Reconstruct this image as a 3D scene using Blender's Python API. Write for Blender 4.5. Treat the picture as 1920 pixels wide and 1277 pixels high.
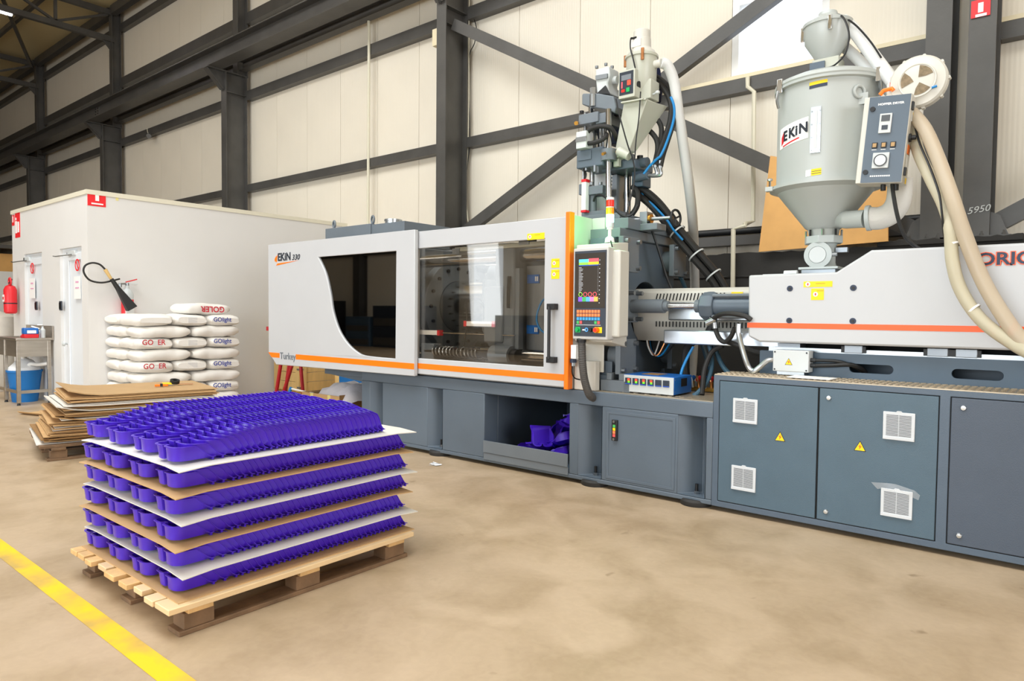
import bpy, bmesh, math, random
from mathutils import Vector, Matrix, Euler
from mathutils.geometry import tessellate_polygon
random.seed(7)
for o in list(bpy.data.objects): bpy.data.objects.remove(o, do_unlink=True)
SC = bpy.context.scene
C = SC.collection
PI = math.pi

# ------------------------------------------------------------------ camera, world, lights, exposure
cam_d = bpy.data.cameras.new('camera'); cam_d.sensor_width = 36; cam_d.lens = 24.0
cam_d.clip_start = .05; cam_d.clip_end = 200
cam = bpy.data.objects.new('camera', cam_d); C.objects.link(cam)
_R = [[0.772617, 0.6348, 0.009645], [-0.031645, 0.023334, 0.999227], [0.634084, -0.772324, 0.038117]]
cam.matrix_world = Matrix.Translation((0, 0, 1.23)) @ Matrix((_R[0], _R[1], _R[2])).transposed().to_4x4()
cam_d.dof.use_dof = True; cam_d.dof.focus_distance = 4.6; cam_d.dof.aperture_fstop = 11
SC.camera = cam
vs = SC.view_settings
vs.view_transform = 'Standard'; vs.look = 'None'; vs.gamma = 1; vs.exposure = 0.48
try: vs.use_curve_mapping = False
except Exception: pass

W = bpy.data.worlds.new('sky'); SC.world = W; W.use_nodes = True
_bg = W.node_tree.nodes['Background']; _bg.inputs[0].default_value = (.86, .93, 1.0, 1); _bg.inputs[1].default_value = 1.6

def area(name, loc, target, sx, sy, power, col=(1, 1, 1), spread=PI):
    d = bpy.data.lights.new(name, 'AREA'); d.shape = 'RECTANGLE'; d.size = sx; d.size_y = sy
    d.energy = power; d.color = col; d.spread = spread
    o = bpy.data.objects.new(name, d); C.objects.link(o); o.location = loc
    o.rotation_euler = (Vector(target) - Vector(loc)).to_track_quat('-Z', 'Y').to_euler()
    return o
# daylight: roof light strips high above the hall, and the tall gate windows in the wall behind the camera, plus an added side fill
area('roof_light_day', (-4.0, .2, 8.2), (-4.0, .2, 0), 12, 4.4, 730, (.90, .955, 1))
area('roof_light_day', (-13.0, -1.0, 8.2), (-13.0, -1.0, 0), 8, 3, 190, (1, .94, .86))
area('gate_and_fill_light', (-3.4, -8.95, 2.9), (-3.6, 4, 1.4), 10, 4.6, 500, (.87, .95, 1))
area('gate_and_fill_light', (11.9, -1.5, 2.8), (-3, 2.5, 1.4), 6, 4.4, 450, (.98, .98, 1))  # added fill light, brightens sides that face right; no known gate there
area('gate_and_fill_light', (-15.3, -8.95, 2.4), (-13.5, 6, 1.0), 1.25, 3.0, 28, (.90, .96, 1))

# ------------------------------------------------------------------ helpers
def lin(h):
    h = h.lstrip('#'); v = [int(h[i:i+2], 16)/255 for i in (0, 2, 4)]
    return tuple((x/12.92 if x <= .04045 else ((x+.055)/1.055)**2.4) for x in v)
MATS = {}
def mat(name, col, rough=.5, metal=0., noise=0., nscale=4., detail=4., bump=0., bscale=60., emit=0., ecol=None, trans=0., ior=1.45, alpha=1., coat=0., stretch=None, spec=None, col2=None, rvar=0.):
    m = bpy.data.materials.new(name); m.use_nodes = True; nt = m.node_tree; N = nt.nodes; L = nt.links
    b = N['Principled BSDF']
    c = lin(col) if isinstance(col, str) else col
    b.inputs['Base Color'].default_value = (*c, 1); b.inputs['Roughness'].default_value = rough; b.inputs['Metallic'].default_value = metal
    if spec is not None: b.inputs['Specular IOR Level'].default_value = spec
    if trans: b.inputs['Transmission Weight'].default_value = trans; b.inputs['IOR'].default_value = ior
    if alpha < 1: b.inputs['Alpha'].default_value = alpha
    if coat: b.inputs['Coat Weight'].default_value = coat; b.inputs['Coat Roughness'].default_value = .15
    if emit:
        b.inputs['Emission Color'].default_value = (*(ecol or c), 1); b.inputs['Emission Strength'].default_value = emit
    if noise or bump:
        tc = N.new('ShaderNodeTexCoord'); mp = N.new('ShaderNodeMapping'); L.new(tc.outputs['Object'], mp.inputs[0])
        if stretch: mp.inputs['Scale'].default_value = stretch
    if noise:
        n = N.new('ShaderNodeTexNoise'); n.inputs['Scale'].default_value = nscale; n.inputs['Detail'].default_value = detail
        L.new(mp.outputs[0], n.inputs['Vector'])
        r = N.new('ShaderNodeValToRGB'); r.color_ramp.elements[0].position = .3; r.color_ramp.elements[1].position = .7
        lo = [x*(1-noise) for x in c] if col2 is None else (lin(col2) if isinstance(col2, str) else col2)
        hi = [min(1, x*(1+noise*.6)) for x in c] if col2 is None else c
        r.color_ramp.elements[0].color = (*lo, 1); r.color_ramp.elements[1].color = (*hi, 1)
        L.new(n.outputs['Fac'], r.inputs[0]); L.new(r.outputs[0], b.inputs['Base Color'])
        if rvar:
            mr = N.new('ShaderNodeMapRange'); mr.inputs[3].default_value = rough-rvar; mr.inputs[4].default_value = rough+rvar
            L.new(n.outputs['Fac'], mr.inputs[0]); L.new(mr.outputs[0], b.inputs['Roughness'])
    if bump:
        n2 = N.new('ShaderNodeTexNoise'); n2.inputs['Scale'].default_value = bscale; n2.inputs['Detail'].default_value = 3
        L.new(mp.outputs[0], n2.inputs['Vector'])
        bp = N.new('ShaderNodeBump'); bp.inputs['Strength'].default_value = bump; bp.inputs['Distance'].default_value = .01
        L.new(n2.outputs['Fac'], bp.inputs['Height']); L.new(bp.outputs[0], b.inputs['Normal'])
    MATS[name] = m
    return m

def catmull(pts, k=6):
    P = [Vector(p) for p in pts]
    if len(P) < 3: return P
    out = []
    for i in range(len(P)-1):
        p0 = P[max(i-1, 0)]; p1 = P[i]; p2 = P[i+1]; p3 = P[min(i+2, len(P)-1)]
        for j in range(k):
            t = j/k
            out.append(.5*((2*p1)+(p2-p0)*t+(2*p0-5*p1+4*p2-p3)*t*t+(3*p1-p0-3*p2+p3)*t**3))
    out.append(P[-1]); return out

LOC = {}
class M:
    def __init__(s): s.v = []; s.f = []; s.mi = []; s.cur = 0
    def add(s, vs, fs):
        n = len(s.v); s.v += [tuple(v) for v in vs]; s.f += [tuple(i+n for i in f) for f in fs]; s.mi += [s.cur]*len(fs); return s
    def box(s, x0, x1, y0, y1, z0, z1):
        return s.add([(x0,y0,z0),(x1,y0,z0),(x1,y1,z0),(x0,y1,z0),(x0,y0,z1),(x1,y0,z1),(x1,y1,z1),(x0,y1,z1)],
                     [(0,3,2,1),(4,5,6,7),(0,1,5,4),(1,2,6,5),(2,3,7,6),(3,0,4,7)])
    def cbox(s, c, d): return s.box(c[0]-d[0]/2, c[0]+d[0]/2, c[1]-d[1]/2, c[1]+d[1]/2, c[2]-d[2]/2, c[2]+d[2]/2)
    def obox(s, c, d, R):
        h = Vector(d)/2; c = Vector(c)
        vs = [c + R @ Vector((a*h.x, b*h.y, e*h.z)) for e in (-1, 1) for a, b in ((-1,-1),(1,-1),(1,1),(-1,1))]
        return s.add(vs, [(0,3,2,1),(4,5,6,7),(0,1,5,4),(1,2,6,5),(2,3,7,6),(3,0,4,7)])
    def bar(s, a, b, w, h, up=(0,0,1)):            # rectangular bar from a to b
        a = Vector(a); b = Vector(b); d = (b-a); L = d.length; d.normalize()
        sd = d.cross(Vector(up)); sd = sd.normalized() if sd.length > 1e-5 else Vector((1,0,0)); u = sd.cross(d)
        R = Matrix((d, sd, u)).transposed()
        return s.obox((a+b)/2, (L, w, h), R)
    def cyl(s, a, b, r0, r1=None, n=16, cap=True):
        r1 = r0 if r1 is None else r1
        a = Vector(a); b = Vector(b); d = (b-a).normalized()
        x = d.orthogonal().normalized(); y = d.cross(x)
        vs = []
        for p, r in ((a, r0), (b, r1)):
            for i in range(n):
                t = 2*PI*i/n; vs.append(p + x*(r*math.cos(t)) + y*(r*math.sin(t)))
        fs = [(i, (i+1) % n, n+(i+1) % n, n+i) for i in range(n)]
        if cap: fs += [tuple(range(n-1, -1, -1)), tuple(range(n, 2*n))]
        return s.add(vs, fs)
    def ring(s, c, ax, r0, r1, h, n=24):           # annulus centred c, axis ax, thickness h
        d = Vector(ax).normalized(); x = d.orthogonal().normalized(); y = d.cross(x); c = Vector(c); vs = []
        for r, z in ((r0, -h/2), (r1, -h/2), (r1, h/2), (r0, h/2)):
            for i in range(n):
                t = 2*PI*i/n; vs.append(c + d*z + x*(r*math.cos(t)) + y*(r*math.sin(t)))
        fs = []
        for k in range(4):
            k2 = (k+1) % 4
            fs += [(k*n+i, k*n+(i+1) % n, k2*n+(i+1) % n, k2*n+i) for i in range(n)]
        return s.add(vs, fs)
    def torus(s, c, ax, R, r, n=24, m=8):
        d = Vector(ax).normalized(); x = d.orthogonal().normalized(); y = d.cross(x); c = Vector(c)
        vs = []
        for i in range(n):
            t = 2*PI*i/n; e = x*math.cos(t) + y*math.sin(t)
            for j in range(m):
                p = 2*PI*j/m; vs.append(c + e*(R+r*math.cos(p)) + d*(r*math.sin(p)))
        return s.add(vs, [(i*m+j, ((i+1) % n)*m+j, ((i+1) % n)*m+(j+1) % m, i*m+(j+1) % m) for i in range(n) for j in range(m)])
    def tube(s, pts, r, n=8, k=6, curve=True, cap=True):
        P = catmull(pts, k) if curve else [Vector(p) for p in pts]
        rr = r if hasattr(r, '__len__') else [r]*len(P)
        if len(rr) != len(P): rr = [rr[min(int(i*len(rr)/len(P)), len(rr)-1)] for i in range(len(P))]
        t0 = (P[1]-P[0]).normalized(); x = t0.orthogonal().normalized(); vs = []
        for i, p in enumerate(P):
            t = (P[min(i+1, len(P)-1)]-P[max(i-1, 0)]).normalized()
            x = (x - t*x.dot(t)); x = x.normalized() if x.length > 1e-6 else t.orthogonal().normalized()
            y = t.cross(x)
            for j in range(n):
                a = 2*PI*j/n; vs.append(p + x*(rr[i]*math.cos(a)) + y*(rr[i]*math.sin(a)))
        fs = [(i*n+j, i*n+(j+1) % n, (i+1)*n+(j+1) % n, (i+1)*n+j) for i in range(len(P)-1) for j in range(n)]
        if cap: fs += [tuple(range(n-1, -1, -1)), tuple(range((len(P)-1)*n, len(P)*n))]
        return s.add(vs, fs)
    def prism(s, poly, ax, a0, a1):                # polygon in the plane across axis ax
        mk = {'x': lambda u, v, w: (w, u, v), 'y': lambda u, v, w: (u, w, v), 'z': lambda u, v, w: (u, v, w)}[ax]
        n = len(poly)
        return s.add([mk(u, v, a0) for u, v in poly]+[mk(u, v, a1) for u, v in poly],
                     [tuple(range(n-1, -1, -1)), tuple(range(n, 2*n))]+[(i, (i+1) % n, n+(i+1) % n, n+i) for i in range(n)])
    def plate(s, outer, holes, ax, a0, a1):        # plate with holes
        mk = {'x': lambda u, v, w: (w, u, v), 'y': lambda u, v, w: (u, w, v), 'z': lambda u, v, w: (u, v, w)}[ax]
        loops = [outer]+list(holes)
        tri = tessellate_polygon([[Vector((u, v, 0)) for u, v in l] for l in loops])
        flat = [p for l in loops for p in l]; n = len(flat)
        fs = [tuple(t) for t in tri]+[tuple(i+n for i in reversed(t)) for t in tri]
        o = 0
        for l in loops:
            k = len(l); fs += [(o+i, o+(i+1) % k, n+o+(i+1) % k, n+o+i) for i in range(k)]; o += k
        return s.add([mk(u, v, a0) for u, v in flat]+[mk(u, v, a1) for u, v in flat], fs)
    def lathe(s, prof, c, n=32, ax='z', cap=True):
        c = Vector(c); vs = []
        for r, z in prof:
            for i in range(n):
                t = 2*PI*i/n; a, b = r*math.cos(t), r*math.sin(t)
                vs.append(c + Vector({'z': (a, b, z), 'y': (a, z, b), 'x': (z, a, b)}[ax]))
        fs = [(k*n+i, k*n+(i+1) % n, (k+1)*n+(i+1) % n, (k+1)*n+i) for k in range(len(prof)-1) for i in range(n)]
        if cap: fs += [tuple(range(n-1, -1, -1)), tuple(range((len(prof)-1)*n, len(prof)*n))]
        return s.add(vs, fs)
    def merge(s, o, mtx=None):
        return s.add([(mtx @ Vector(v)) if mtx else v for v in o.v], o.f)
    def rot(s, R, c):
        c = Vector(c); s.v = [tuple(c + R @ (Vector(v)-c)) for v in s.v]; return s
    def mesh(s, name, m, off=(0,0,0), sharp=.55):
        me = bpy.data.meshes.new(name)
        me.from_pydata([(v[0]-off[0], v[1]-off[1], v[2]-off[2]) for v in s.v], [], s.f)
        for k in (m if isinstance(m, (list, tuple)) else [m]): me.materials.append(MATS[k])
        if any(s.mi): me.polygons.foreach_set('material_index', s.mi)
        bm = bmesh.new(); bm.from_mesh(me); bmesh.ops.recalc_face_normals(bm, faces=bm.faces); bm.to_mesh(me); bm.free()
        me.polygons.foreach_set('use_smooth', [True]*len(me.polygons))
        me.set_sharp_from_angle(angle=sharp)
        return me
    def obj(s, name, m, parent=None, bev=0, seg=2, sharp=.55, kind=None, base=None):
        if parent is not None: off = LOC[parent.name]
        elif base is not None: off = base
        else:
            xs = [v[0] for v in s.v]; ys = [v[1] for v in s.v]; zs = [v[2] for v in s.v]
            off = ((min(xs)+max(xs))/2, (min(ys)+max(ys))/2, min(zs))
        o = bpy.data.objects.new(name, s.mesh(name, m, off, sharp)); C.objects.link(o)
        if parent is not None: o.parent = parent
        else: o.location = off
        LOC[o.name] = tuple(off)
        if bev:
            b = o.modifiers.new('bevel', 'BEVEL'); b.width = bev; b.segments = seg; b.limit_method = 'ANGLE'; b.angle_limit = .6
        if kind: o['kind'] = kind
        return o
def tag(o, label, cat, group=None):
    o['label'] = label; o['category'] = cat
    if group: o['group'] = group
    return o
def thing(name, label, cat, loc, group=None):
    o = bpy.data.objects.new(name, None); C.objects.link(o); o.location = loc; o.empty_display_size = .1
    LOC[o.name] = tuple(loc); return tag(o, label, cat, group)
def bx(name, m, parent, *a, **k): return M().box(*a).obj(name, m, parent, **k)
def clone(root, loc, rot=None, label=None, name=None):
    r = root.copy(); C.objects.link(r); r.location = loc
    if rot is not None: r.rotation_euler = rot
    if label: r['label'] = label
    for ch in root.children:
        c2 = ch.copy(); C.objects.link(c2); c2.parent = r
        for g in ch.children:
            d = g.copy(); C.objects.link(d); d.parent = c2
    return r
def text(body, size, name, m, parent, origin, xdir=(1,0,0), ydir=(0,0,1), ext=.001, bold=0., shear=0., sx=1., align='LEFT'):
    cu = bpy.data.curves.new('lettering', 'FONT'); cu.body = body; cu.size = size; cu.extrude = ext; cu.offset = bold; cu.shear = shear
    cu.align_x = align; cu.resolution_u = 3
    t = bpy.data.objects.new('tmp_text', cu); C.objects.link(t)
    bpy.context.view_layer.update()
    me = bpy.data.meshes.new_from_object(t.evaluated_get(bpy.context.evaluated_depsgraph_get()))
    bpy.data.objects.remove(t, do_unlink=True); bpy.data.curves.remove(cu)
    X = Vector(xdir).normalized(); Y = Vector(ydir).normalized(); Z = X.cross(Y)
    off = Vector(LOC[parent.name]) if parent else Vector((0, 0, 0)); O = Vector(origin)-off
    for v in me.vertices: v.co = O + X*(v.co.x*sx) + Y*v.co.y + Z*v.co.z
    me.materials.clear(); me.materials.append(MATS[m])
    o = bpy.data.objects.new(name, me); C.objects.link(o)
    if parent: o.parent = parent; LOC[o.name] = LOC[parent.name]
    return o

# ------------------------------------------------------------------ materials
mat('steel_dark', '#4c4a47', .38, 0, noise=.18, nscale=3, bump=.08, bscale=40)
mat('wall_panel', '#e4dbca', .55, 0, noise=.03, nscale=1.2)
mat('seam', '#8f8672', .8)
mat('cream_trim', '#dccfae', .5)
mat('sheet_white', '#bebfc1', .38, 0, noise=.02, nscale=3)
mat('sheet_pale', '#c4c2be', .42)
mat('room_white', '#dad8d5', .6, noise=.025, nscale=1.5)
mat('room_trim', '#dcd6c2', .5)
mat('door_white', '#e2e6ea', .4)
mat('ceiling_panel', '#cbb98c', .7, noise=.05, nscale=.6)
mat('orange', '#ff7a00', .4)
mat('orange_deep', '#ff5a00', .4)
mat('machine_grey', '#5b6773', .42, 0, noise=.10, nscale=2.2, bump=.05, bscale=80)
mat('machine_mid', '#6d757c', .42, 0, noise=.08, nscale=3)
mat('machine_blue', '#44586a', .40, 0, noise=.14, nscale=2.5)
mat('cabinet_grey', '#4d6270', .45, 0, noise=.05, nscale=5, bump=.12, bscale=220)
mat('cabinet_dark', '#485260', .45, 0, noise=.05, nscale=5, bump=.12, bscale=220)
mat('cabinet_frame', '#515f6e', .42, 0, noise=.05, nscale=5, bump=.1, bscale=220)
mat('gap_black', '#0b0c0e', .8)
mat('chrome', '#cfd2d4', .16, 1.0)
mat('steel', '#a9adb0', .32, 1.0, noise=.08, nscale=8)
mat('steel_plate', '#8f9499', .4, .8, noise=.12, nscale=5)
mat('stainless', '#b3aba0', .33, .9, noise=.10, nscale=4, stretch=(1, 1, 8))
mat('galv', '#c2c8cd', .28, .9, noise=.10, nscale=12)
mat('brass', '#b98a3e', .35, .9)
mat('copper', '#c08457', .3, .9)
mat('black', '#17181a', .5)
mat('black_gloss', '#0d0e10', .18)
mat('rubber', '#252423', .65, bump=.05)
mat('conduit', '#4a4744', .55)
mat('hose_blue', '#1581c4', .4)
mat('hose_slate', '#3d5f73', .45)
mat('grey_plastic', '#c9cdcd', .45)
mat('vent_white', '#cfd2d5', .5)
mat('vent_slot', '#585c60', .8)
mat('cream_paint', '#bdbeb0', .36, noise=.02, nscale=3)
mat('dryer_paint', '#b3b8b5', .33, noise=.02, nscale=2)
mat('dryer_cast', '#b9c0bf', .4)
mat('panel_blue', '#55626f', .4)
mat('cream_white', '#cfccc2', .4)
mat('yellow', '#ffd400', .5)
mat('yellow_print', '#c9a800', .5)
mat('red', '#d8202a', .4)
mat('red_sign', '#e8252c', .45)
mat('white', '#f2f2f0', .5)
mat('lamp_red', '#f02a1c', .3, emit=.12)
mat('lamp_amber', '#ff9a10', .3, emit=.12)
mat('lamp_green', '#dfffe6', .3, emit=6.0, ecol=(.22, 1.0, .40))
mat('screen', '#2b2724', .15, emit=.05, ecol=(.5, .42, .35))
mat('scr_cyan', '#55c4ee', .4, emit=.45)
mat('scr_red', '#e8505a', .4, emit=.45)
mat('scr_green', '#86c840', .4, emit=.45)
mat('scr_yellow', '#e6d020', .4, emit=.45)
mat('scr_violet', '#7a4be0', .4, emit=.45)
mat('scr_blue', '#4a9be8', .4, emit=.45)
mat('scr_pink', '#e070a8', .4, emit=.45)
mat('scr_orange', '#eaa54a', .4, emit=.45)
mat('scr_text', '#c8cbd2', .5, emit=.3)
mat('panel_slate', '#333a46', .4)
mat('key_orange', '#ff8a50', .5)
mat('key_blue', '#45a0d8', .5)
mat('key_green', '#4cb860', .5)
mat('key_red', '#f05a58', .5)
mat('btn_green', '#18a858', .35)
mat('box_blue', '#0f62b4', .42)
mat('digit', '#2e3540', .3)
mat('digit_red', '#ff3a20', .4, emit=1.2)
mat('digit_green', '#58e020', .4, emit=1.2)
mat('digit_blue', '#2f5fd0', .5)
mat('ink_dark', '#1c2430', .6)
mat('ink_navy', '#26324a', .5)
mat('ink_grey', '#6f757c', .5)
mat('ink_red', '#c8283a', .6)
mat('ink_blue', '#2c3e9c', .6)
mat('chalk', '#b9bbb8', .9)
mat('purple', '#4a24c4', .28, noise=.06, nscale=6)
mat('cardboard', '#c8a271', .8, noise=.08, nscale=6)
mat('cardboard_pale', '#b8966a', .8, noise=.06, nscale=5)
mat('cardboard_dark', '#9a7549', .85, noise=.12, nscale=9)
mat('carton_white', '#dedad2', .7, noise=.03, nscale=4)
mat('sack', '#ebe7e0', .6, noise=.03, nscale=6, bump=.25, bscale=14)
mat('sack_label', '#d9d7d4', .7)
mat('ply', '#d9a45f', .65, noise=.09, nscale=5)
mat('wood_new', '#dcb47c', .7, noise=.16, nscale=3, stretch=(6, 6, 1), bump=.1, bscale=30)
mat('wood_pale', '#e4c69a', .7, noise=.14, nscale=4, bump=.1, bscale=30)
mat('wood_old', '#7b6047', .85, noise=.35, nscale=7, bump=.3, bscale=40)
mat('wood_crate', '#dcb878', .7, noise=.12, nscale=3, stretch=(5, 5, 1))
mat('red_steel', '#b01822', .4)
mat('plinth_black', '#2b2926', .8, noise=.35, nscale=2.0, bump=.5, bscale=9, detail=8)
mat('concrete_edge', '#8a7a62', .9, noise=.3, nscale=20, bump=.6, bscale=30)
mat('pvc', '#d8d2bc', .45)
mat('white_hose', '#dcdddb', .45, bump=.1)
mat('wrap_white', '#d2d0ca', .7, bump=.6, bscale=22)
mat('hose_clear', '#d2c3ac', .28, trans=.35, ior=1.25)
mat('hose_ivory', '#d3cbb2', .32, trans=.25, ior=1.25)
mat('cloth_navy', '#10183a', .9)
mat('bucket_blue', '#1270b8', .45)
mat('plastic_white', '#eef0f2', .5, bump=.5, bscale=18)
mat('plastic_film', '#f2f4f6', .10, alpha=.22)
mat('bag_white', '#efeaf0', .45, noise=.06, nscale=9, bump=.5, bscale=14)
mat('bag_pink', '#dc9fc0', .6)
mat('big_bag', '#d9d2c6', .75, noise=.06, nscale=8, bump=.3, bscale=10)
mat('brown_dirt', '#8c7552', .9, noise=.25, nscale=60)
mat('filter_brown', '#8a7a62', .95, noise=.3, nscale=60)
mat('tread', '#b9ab95', .38, .6, noise=.15, nscale=3)
mat('teal', '#3d6a73', .45)
mat('glass_pane', '#ffffff', .03, trans=1.0, ior=1.45)
mat('tape_yellow', '#e8dc90', .6)

def thin_glass(name, tint, refl, rough=.02):
    # a pane thin enough not to bend light: it lets tinted light straight through and mirrors a part of it
    m = bpy.data.materials.new(name); m.use_nodes = True; nt = m.node_tree; N = nt.nodes; L = nt.links
    N.remove(N['Principled BSDF']); out = N['Material Output']
    t = N.new('ShaderNodeBsdfTransparent'); t.inputs[0].default_value = (*tint, 1)
    g = N.new('ShaderNodeBsdfGlossy'); g.inputs[0].default_value = (1, 1, 1, 1); g.inputs['Roughness'].default_value = rough
    lw = N.new('ShaderNodeLayerWeight'); lw.inputs[0].default_value = .5
    pw = N.new('ShaderNodeMath'); pw.operation = 'POWER'; L.new(lw.outputs['Facing'], pw.inputs[0]); pw.inputs[1].default_value = 3.0
    ml = N.new('ShaderNodeMath'); ml.operation = 'MULTIPLY_ADD'; L.new(pw.outputs[0], ml.inputs[0]); ml.inputs[1].default_value = .8; ml.inputs[2].default_value = refl
    mx = N.new('ShaderNodeMixShader'); L.new(ml.outputs[0], mx.inputs[0]); L.new(t.outputs[0], mx.inputs[1]); L.new(g.outputs[0], mx.inputs[2])
    L.new(mx.outputs[0], out.inputs[0]); MATS[name] = m
thin_glass('glass_clear', (.90, .87, .83), .07)
thin_glass('glass_smoke', (.05, .043, .038), .24)
thin_glass('glass_window', (.97, .98, 1.0), .03)

def floor_mat():
    m = bpy.data.materials.new('concrete'); m.use_nodes = True; nt = m.node_tree; N = nt.nodes; L = nt.links
    b = N['Principled BSDF']; tc = N.new('ShaderNodeTexCoord')
    def noise(s, d, w=None):
        n = N.new('ShaderNodeTexNoise'); n.inputs['Scale'].default_value = s; n.inputs['Detail'].default_value = d; n.inputs['Distortion'].default_value = .6
        mp = N.new('ShaderNodeMapping'); L.new(tc.outputs['Object'], mp.inputs[0]); mp.inputs['Location'].default_value = w or (0, 0, 0)
        L.new(mp.outputs[0], n.inputs['Vector']); return n
    def ramp(n, p0, c0, p1, c1):
        r = N.new('ShaderNodeValToRGB'); e = r.color_ramp.elements; e[0].position = p0; e[0].color = (*lin(c0), 1); e[1].position = p1; e[1].color = (*lin(c1), 1)
        L.new(n.outputs['Fac'], r.inputs[0]); return r
    def mix(a, bb, fac, mode='MIX'):
        x = N.new('ShaderNodeMix'); x.data_type = 'RGBA'; x.blend_type = mode
        if isinstance(fac, float): x.inputs[0].default_value = fac
        else: L.new(fac, x.inputs[0])
        L.new(a, x.inputs[6]); L.new(bb, x.inputs[7]); return x.outputs[2]
    big = ramp(noise(.55, 6), .34, '#a28b6e', .68, '#b9a389')
    mid = ramp(noise(2.6, 8, (3, 1, 0)), .34, '#80694a', .60, '#c8b299')
    fine = ramp(noise(28, 6), .35, '#b09a7a', .7, '#c9b491')
    col = mix(mix(big.outputs[0], mid.outputs[0], .38), fine.outputs[0], .22)
    spot = N.new('ShaderNodeValToRGB'); e = spot.color_ramp.elements; e[0].position = .70; e[0].color = (0, 0, 0, 1); e[1].position = .78; e[1].color = (.55, .55, .55, 1)
    L.new(noise(5.5, 3, (9, 4, 0)).outputs['Fac'], spot.inputs[0])
    dk = N.new('ShaderNodeRGB'); dk.outputs[0].default_value = (*lin('#7a6344'), 1)
    col = mix(col, dk.outputs[0], spot.outputs[0])
    L.new(col, b.inputs['Base Color'])
    rr = N.new('ShaderNodeMapRange'); rr.inputs[3].default_value = .28; rr.inputs[4].default_value = .62
    L.new(noise(1.7, 6, (5, 5, 0)).outputs['Fac'], rr.inputs[0]); L.new(rr.outputs[0], b.inputs['Roughness'])
    bp = N.new('ShaderNodeBump'); bp.inputs['Strength'].default_value = .12; bp.inputs['Distance'].default_value = .004
    L.new(noise(14, 8).outputs['Fac'], bp.inputs['Height']); L.new(bp.outputs[0], b.inputs['Normal'])
    MATS['concrete'] = m
floor_mat()
def line_mat():
    m = bpy.data.materials.new('floor_paint'); m.use_nodes = True; nt = m.node_tree; N = nt.nodes; L = nt.links
    b = N['Principled BSDF']; b.inputs['Roughness'].default_value = .5; tc = N.new('ShaderNodeTexCoord')
    n = N.new('ShaderNodeTexNoise'); n.inputs['Scale'].default_value = 3.2; n.inputs['Detail'].default_value = 10; L.new(tc.outputs['Object'], n.inputs['Vector'])
    r = N.new('ShaderNodeValToRGB'); e = r.color_ramp.elements; e[0].position = .36; e[0].color = (*lin('#b89a55'), 1); e[1].position = .56; e[1].color = (*lin('#f0c418'), 1)
    L.new(n.outputs['Fac'], r.inputs[0]); L.new(r.outputs[0], b.inputs['Base Color']); MATS['floor_paint'] = m
line_mat()
def rib_mat():
    m = MATS['wall_panel']; nt = m.node_tree; N = nt.nodes; L = nt.links; b = N['Principled BSDF']
    tc = N.new('ShaderNodeTexCoord'); w = N.new('ShaderNodeTexWave'); w.inputs['Scale'].default_value = 9; w.bands_direction = 'X'
    L.new(tc.outputs['Object'], w.inputs['Vector'])
    bp = N.new('ShaderNodeBump'); bp.inputs['Strength'].default_value = .25; bp.inputs['Distance'].default_value = .004
    L.new(w.outputs['Fac'], bp.inputs['Height']); L.new(bp.outputs[0], b.inputs['Normal'])
rib_mat()

# ------------------------------------------------------------------ the hall
def struct(o): o['kind'] = 'structure'; return o
struct(M().box(-46, 12, -9.2, 7.0, -.1, 0).obj('floor', 'concrete'))
ln = M()
for i in range(60):
    a = -34+i*.6; b = a+.6; e = [random.uniform(-.004, .004) for _ in range(2)]
    ln.add([(a, .977, .0012), (b, .977, .0012), (b, 1.062, .0012), (a, 1.062, .0012)], [(0, 1, 2, 3)])
tag(ln.obj('floor_marking', 'floor_paint'), 'worn yellow painted line across the concrete floor', 'floor marking')
struct(M().box(-46, 12, -9.2, 7.0, 8.46, 8.56).obj('ceiling', 'ceiling_panel'))
# back wall: a dark seam sheet with a sandwich panel per bay of 0.936 m, one bay is the window
WY = 6.92
wb = struct(M().box(-46, -2.80, 7.0, 7.06, 0, 8.5).box(-1.864, 12, 7.0, 7.06, 0, 8.5).box(-2.80, -1.864, 7.0, 7.06, 0, 3.62).box(-2.80, -1.864, 7.0, 7.06, 5.3, 8.5).obj('wall_back', 'seam'))
pm = M().box(.003, .933, WY, 7.0, 0, 8.46).mesh('panel', 'wall_panel')
X0 = -2.80
for k in range(-32, 6):
    if k == 0: continue
    o = bpy.data.objects.new('panel', pm); C.objects.link(o); o.parent = wb
    o.location = Vector((X0+k*.936, 0, 0)) - Vector(LOC[wb.name])
M().box(X0+.003, X0+.933, WY, 7.0, 0, 3.64).obj('panel', 'wall_panel', wb)
M().box(X0+.003, X0+.933, WY, 7.0, 5.3, 8.46).obj('panel', 'wall_panel', wb)
win = struct(M().plate([(-2.80, 3.62), (-1.864, 3.62), (-1.864, 5.3), (-2.80, 5.3)], [[(-2.73, 3.69), (-1.93, 3.69), (-1.93, 4.40), (-2.73, 4.40)], [(-2.73, 4.46), (-1.93, 4.46), (-1.93, 5.22), (-2.73, 5.22)]], 'y', 6.93, 7.05).obj('window_1', 'white'))
M().box(-2.73, -1.93, 6.985, 6.992, 3.69, 4.40).obj('pane', 'glass_window', win)
M().box(-2.73, -1.93, 6.985, 6.992, 4.46, 5.22).obj('pane', 'glass_window', win)
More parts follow.
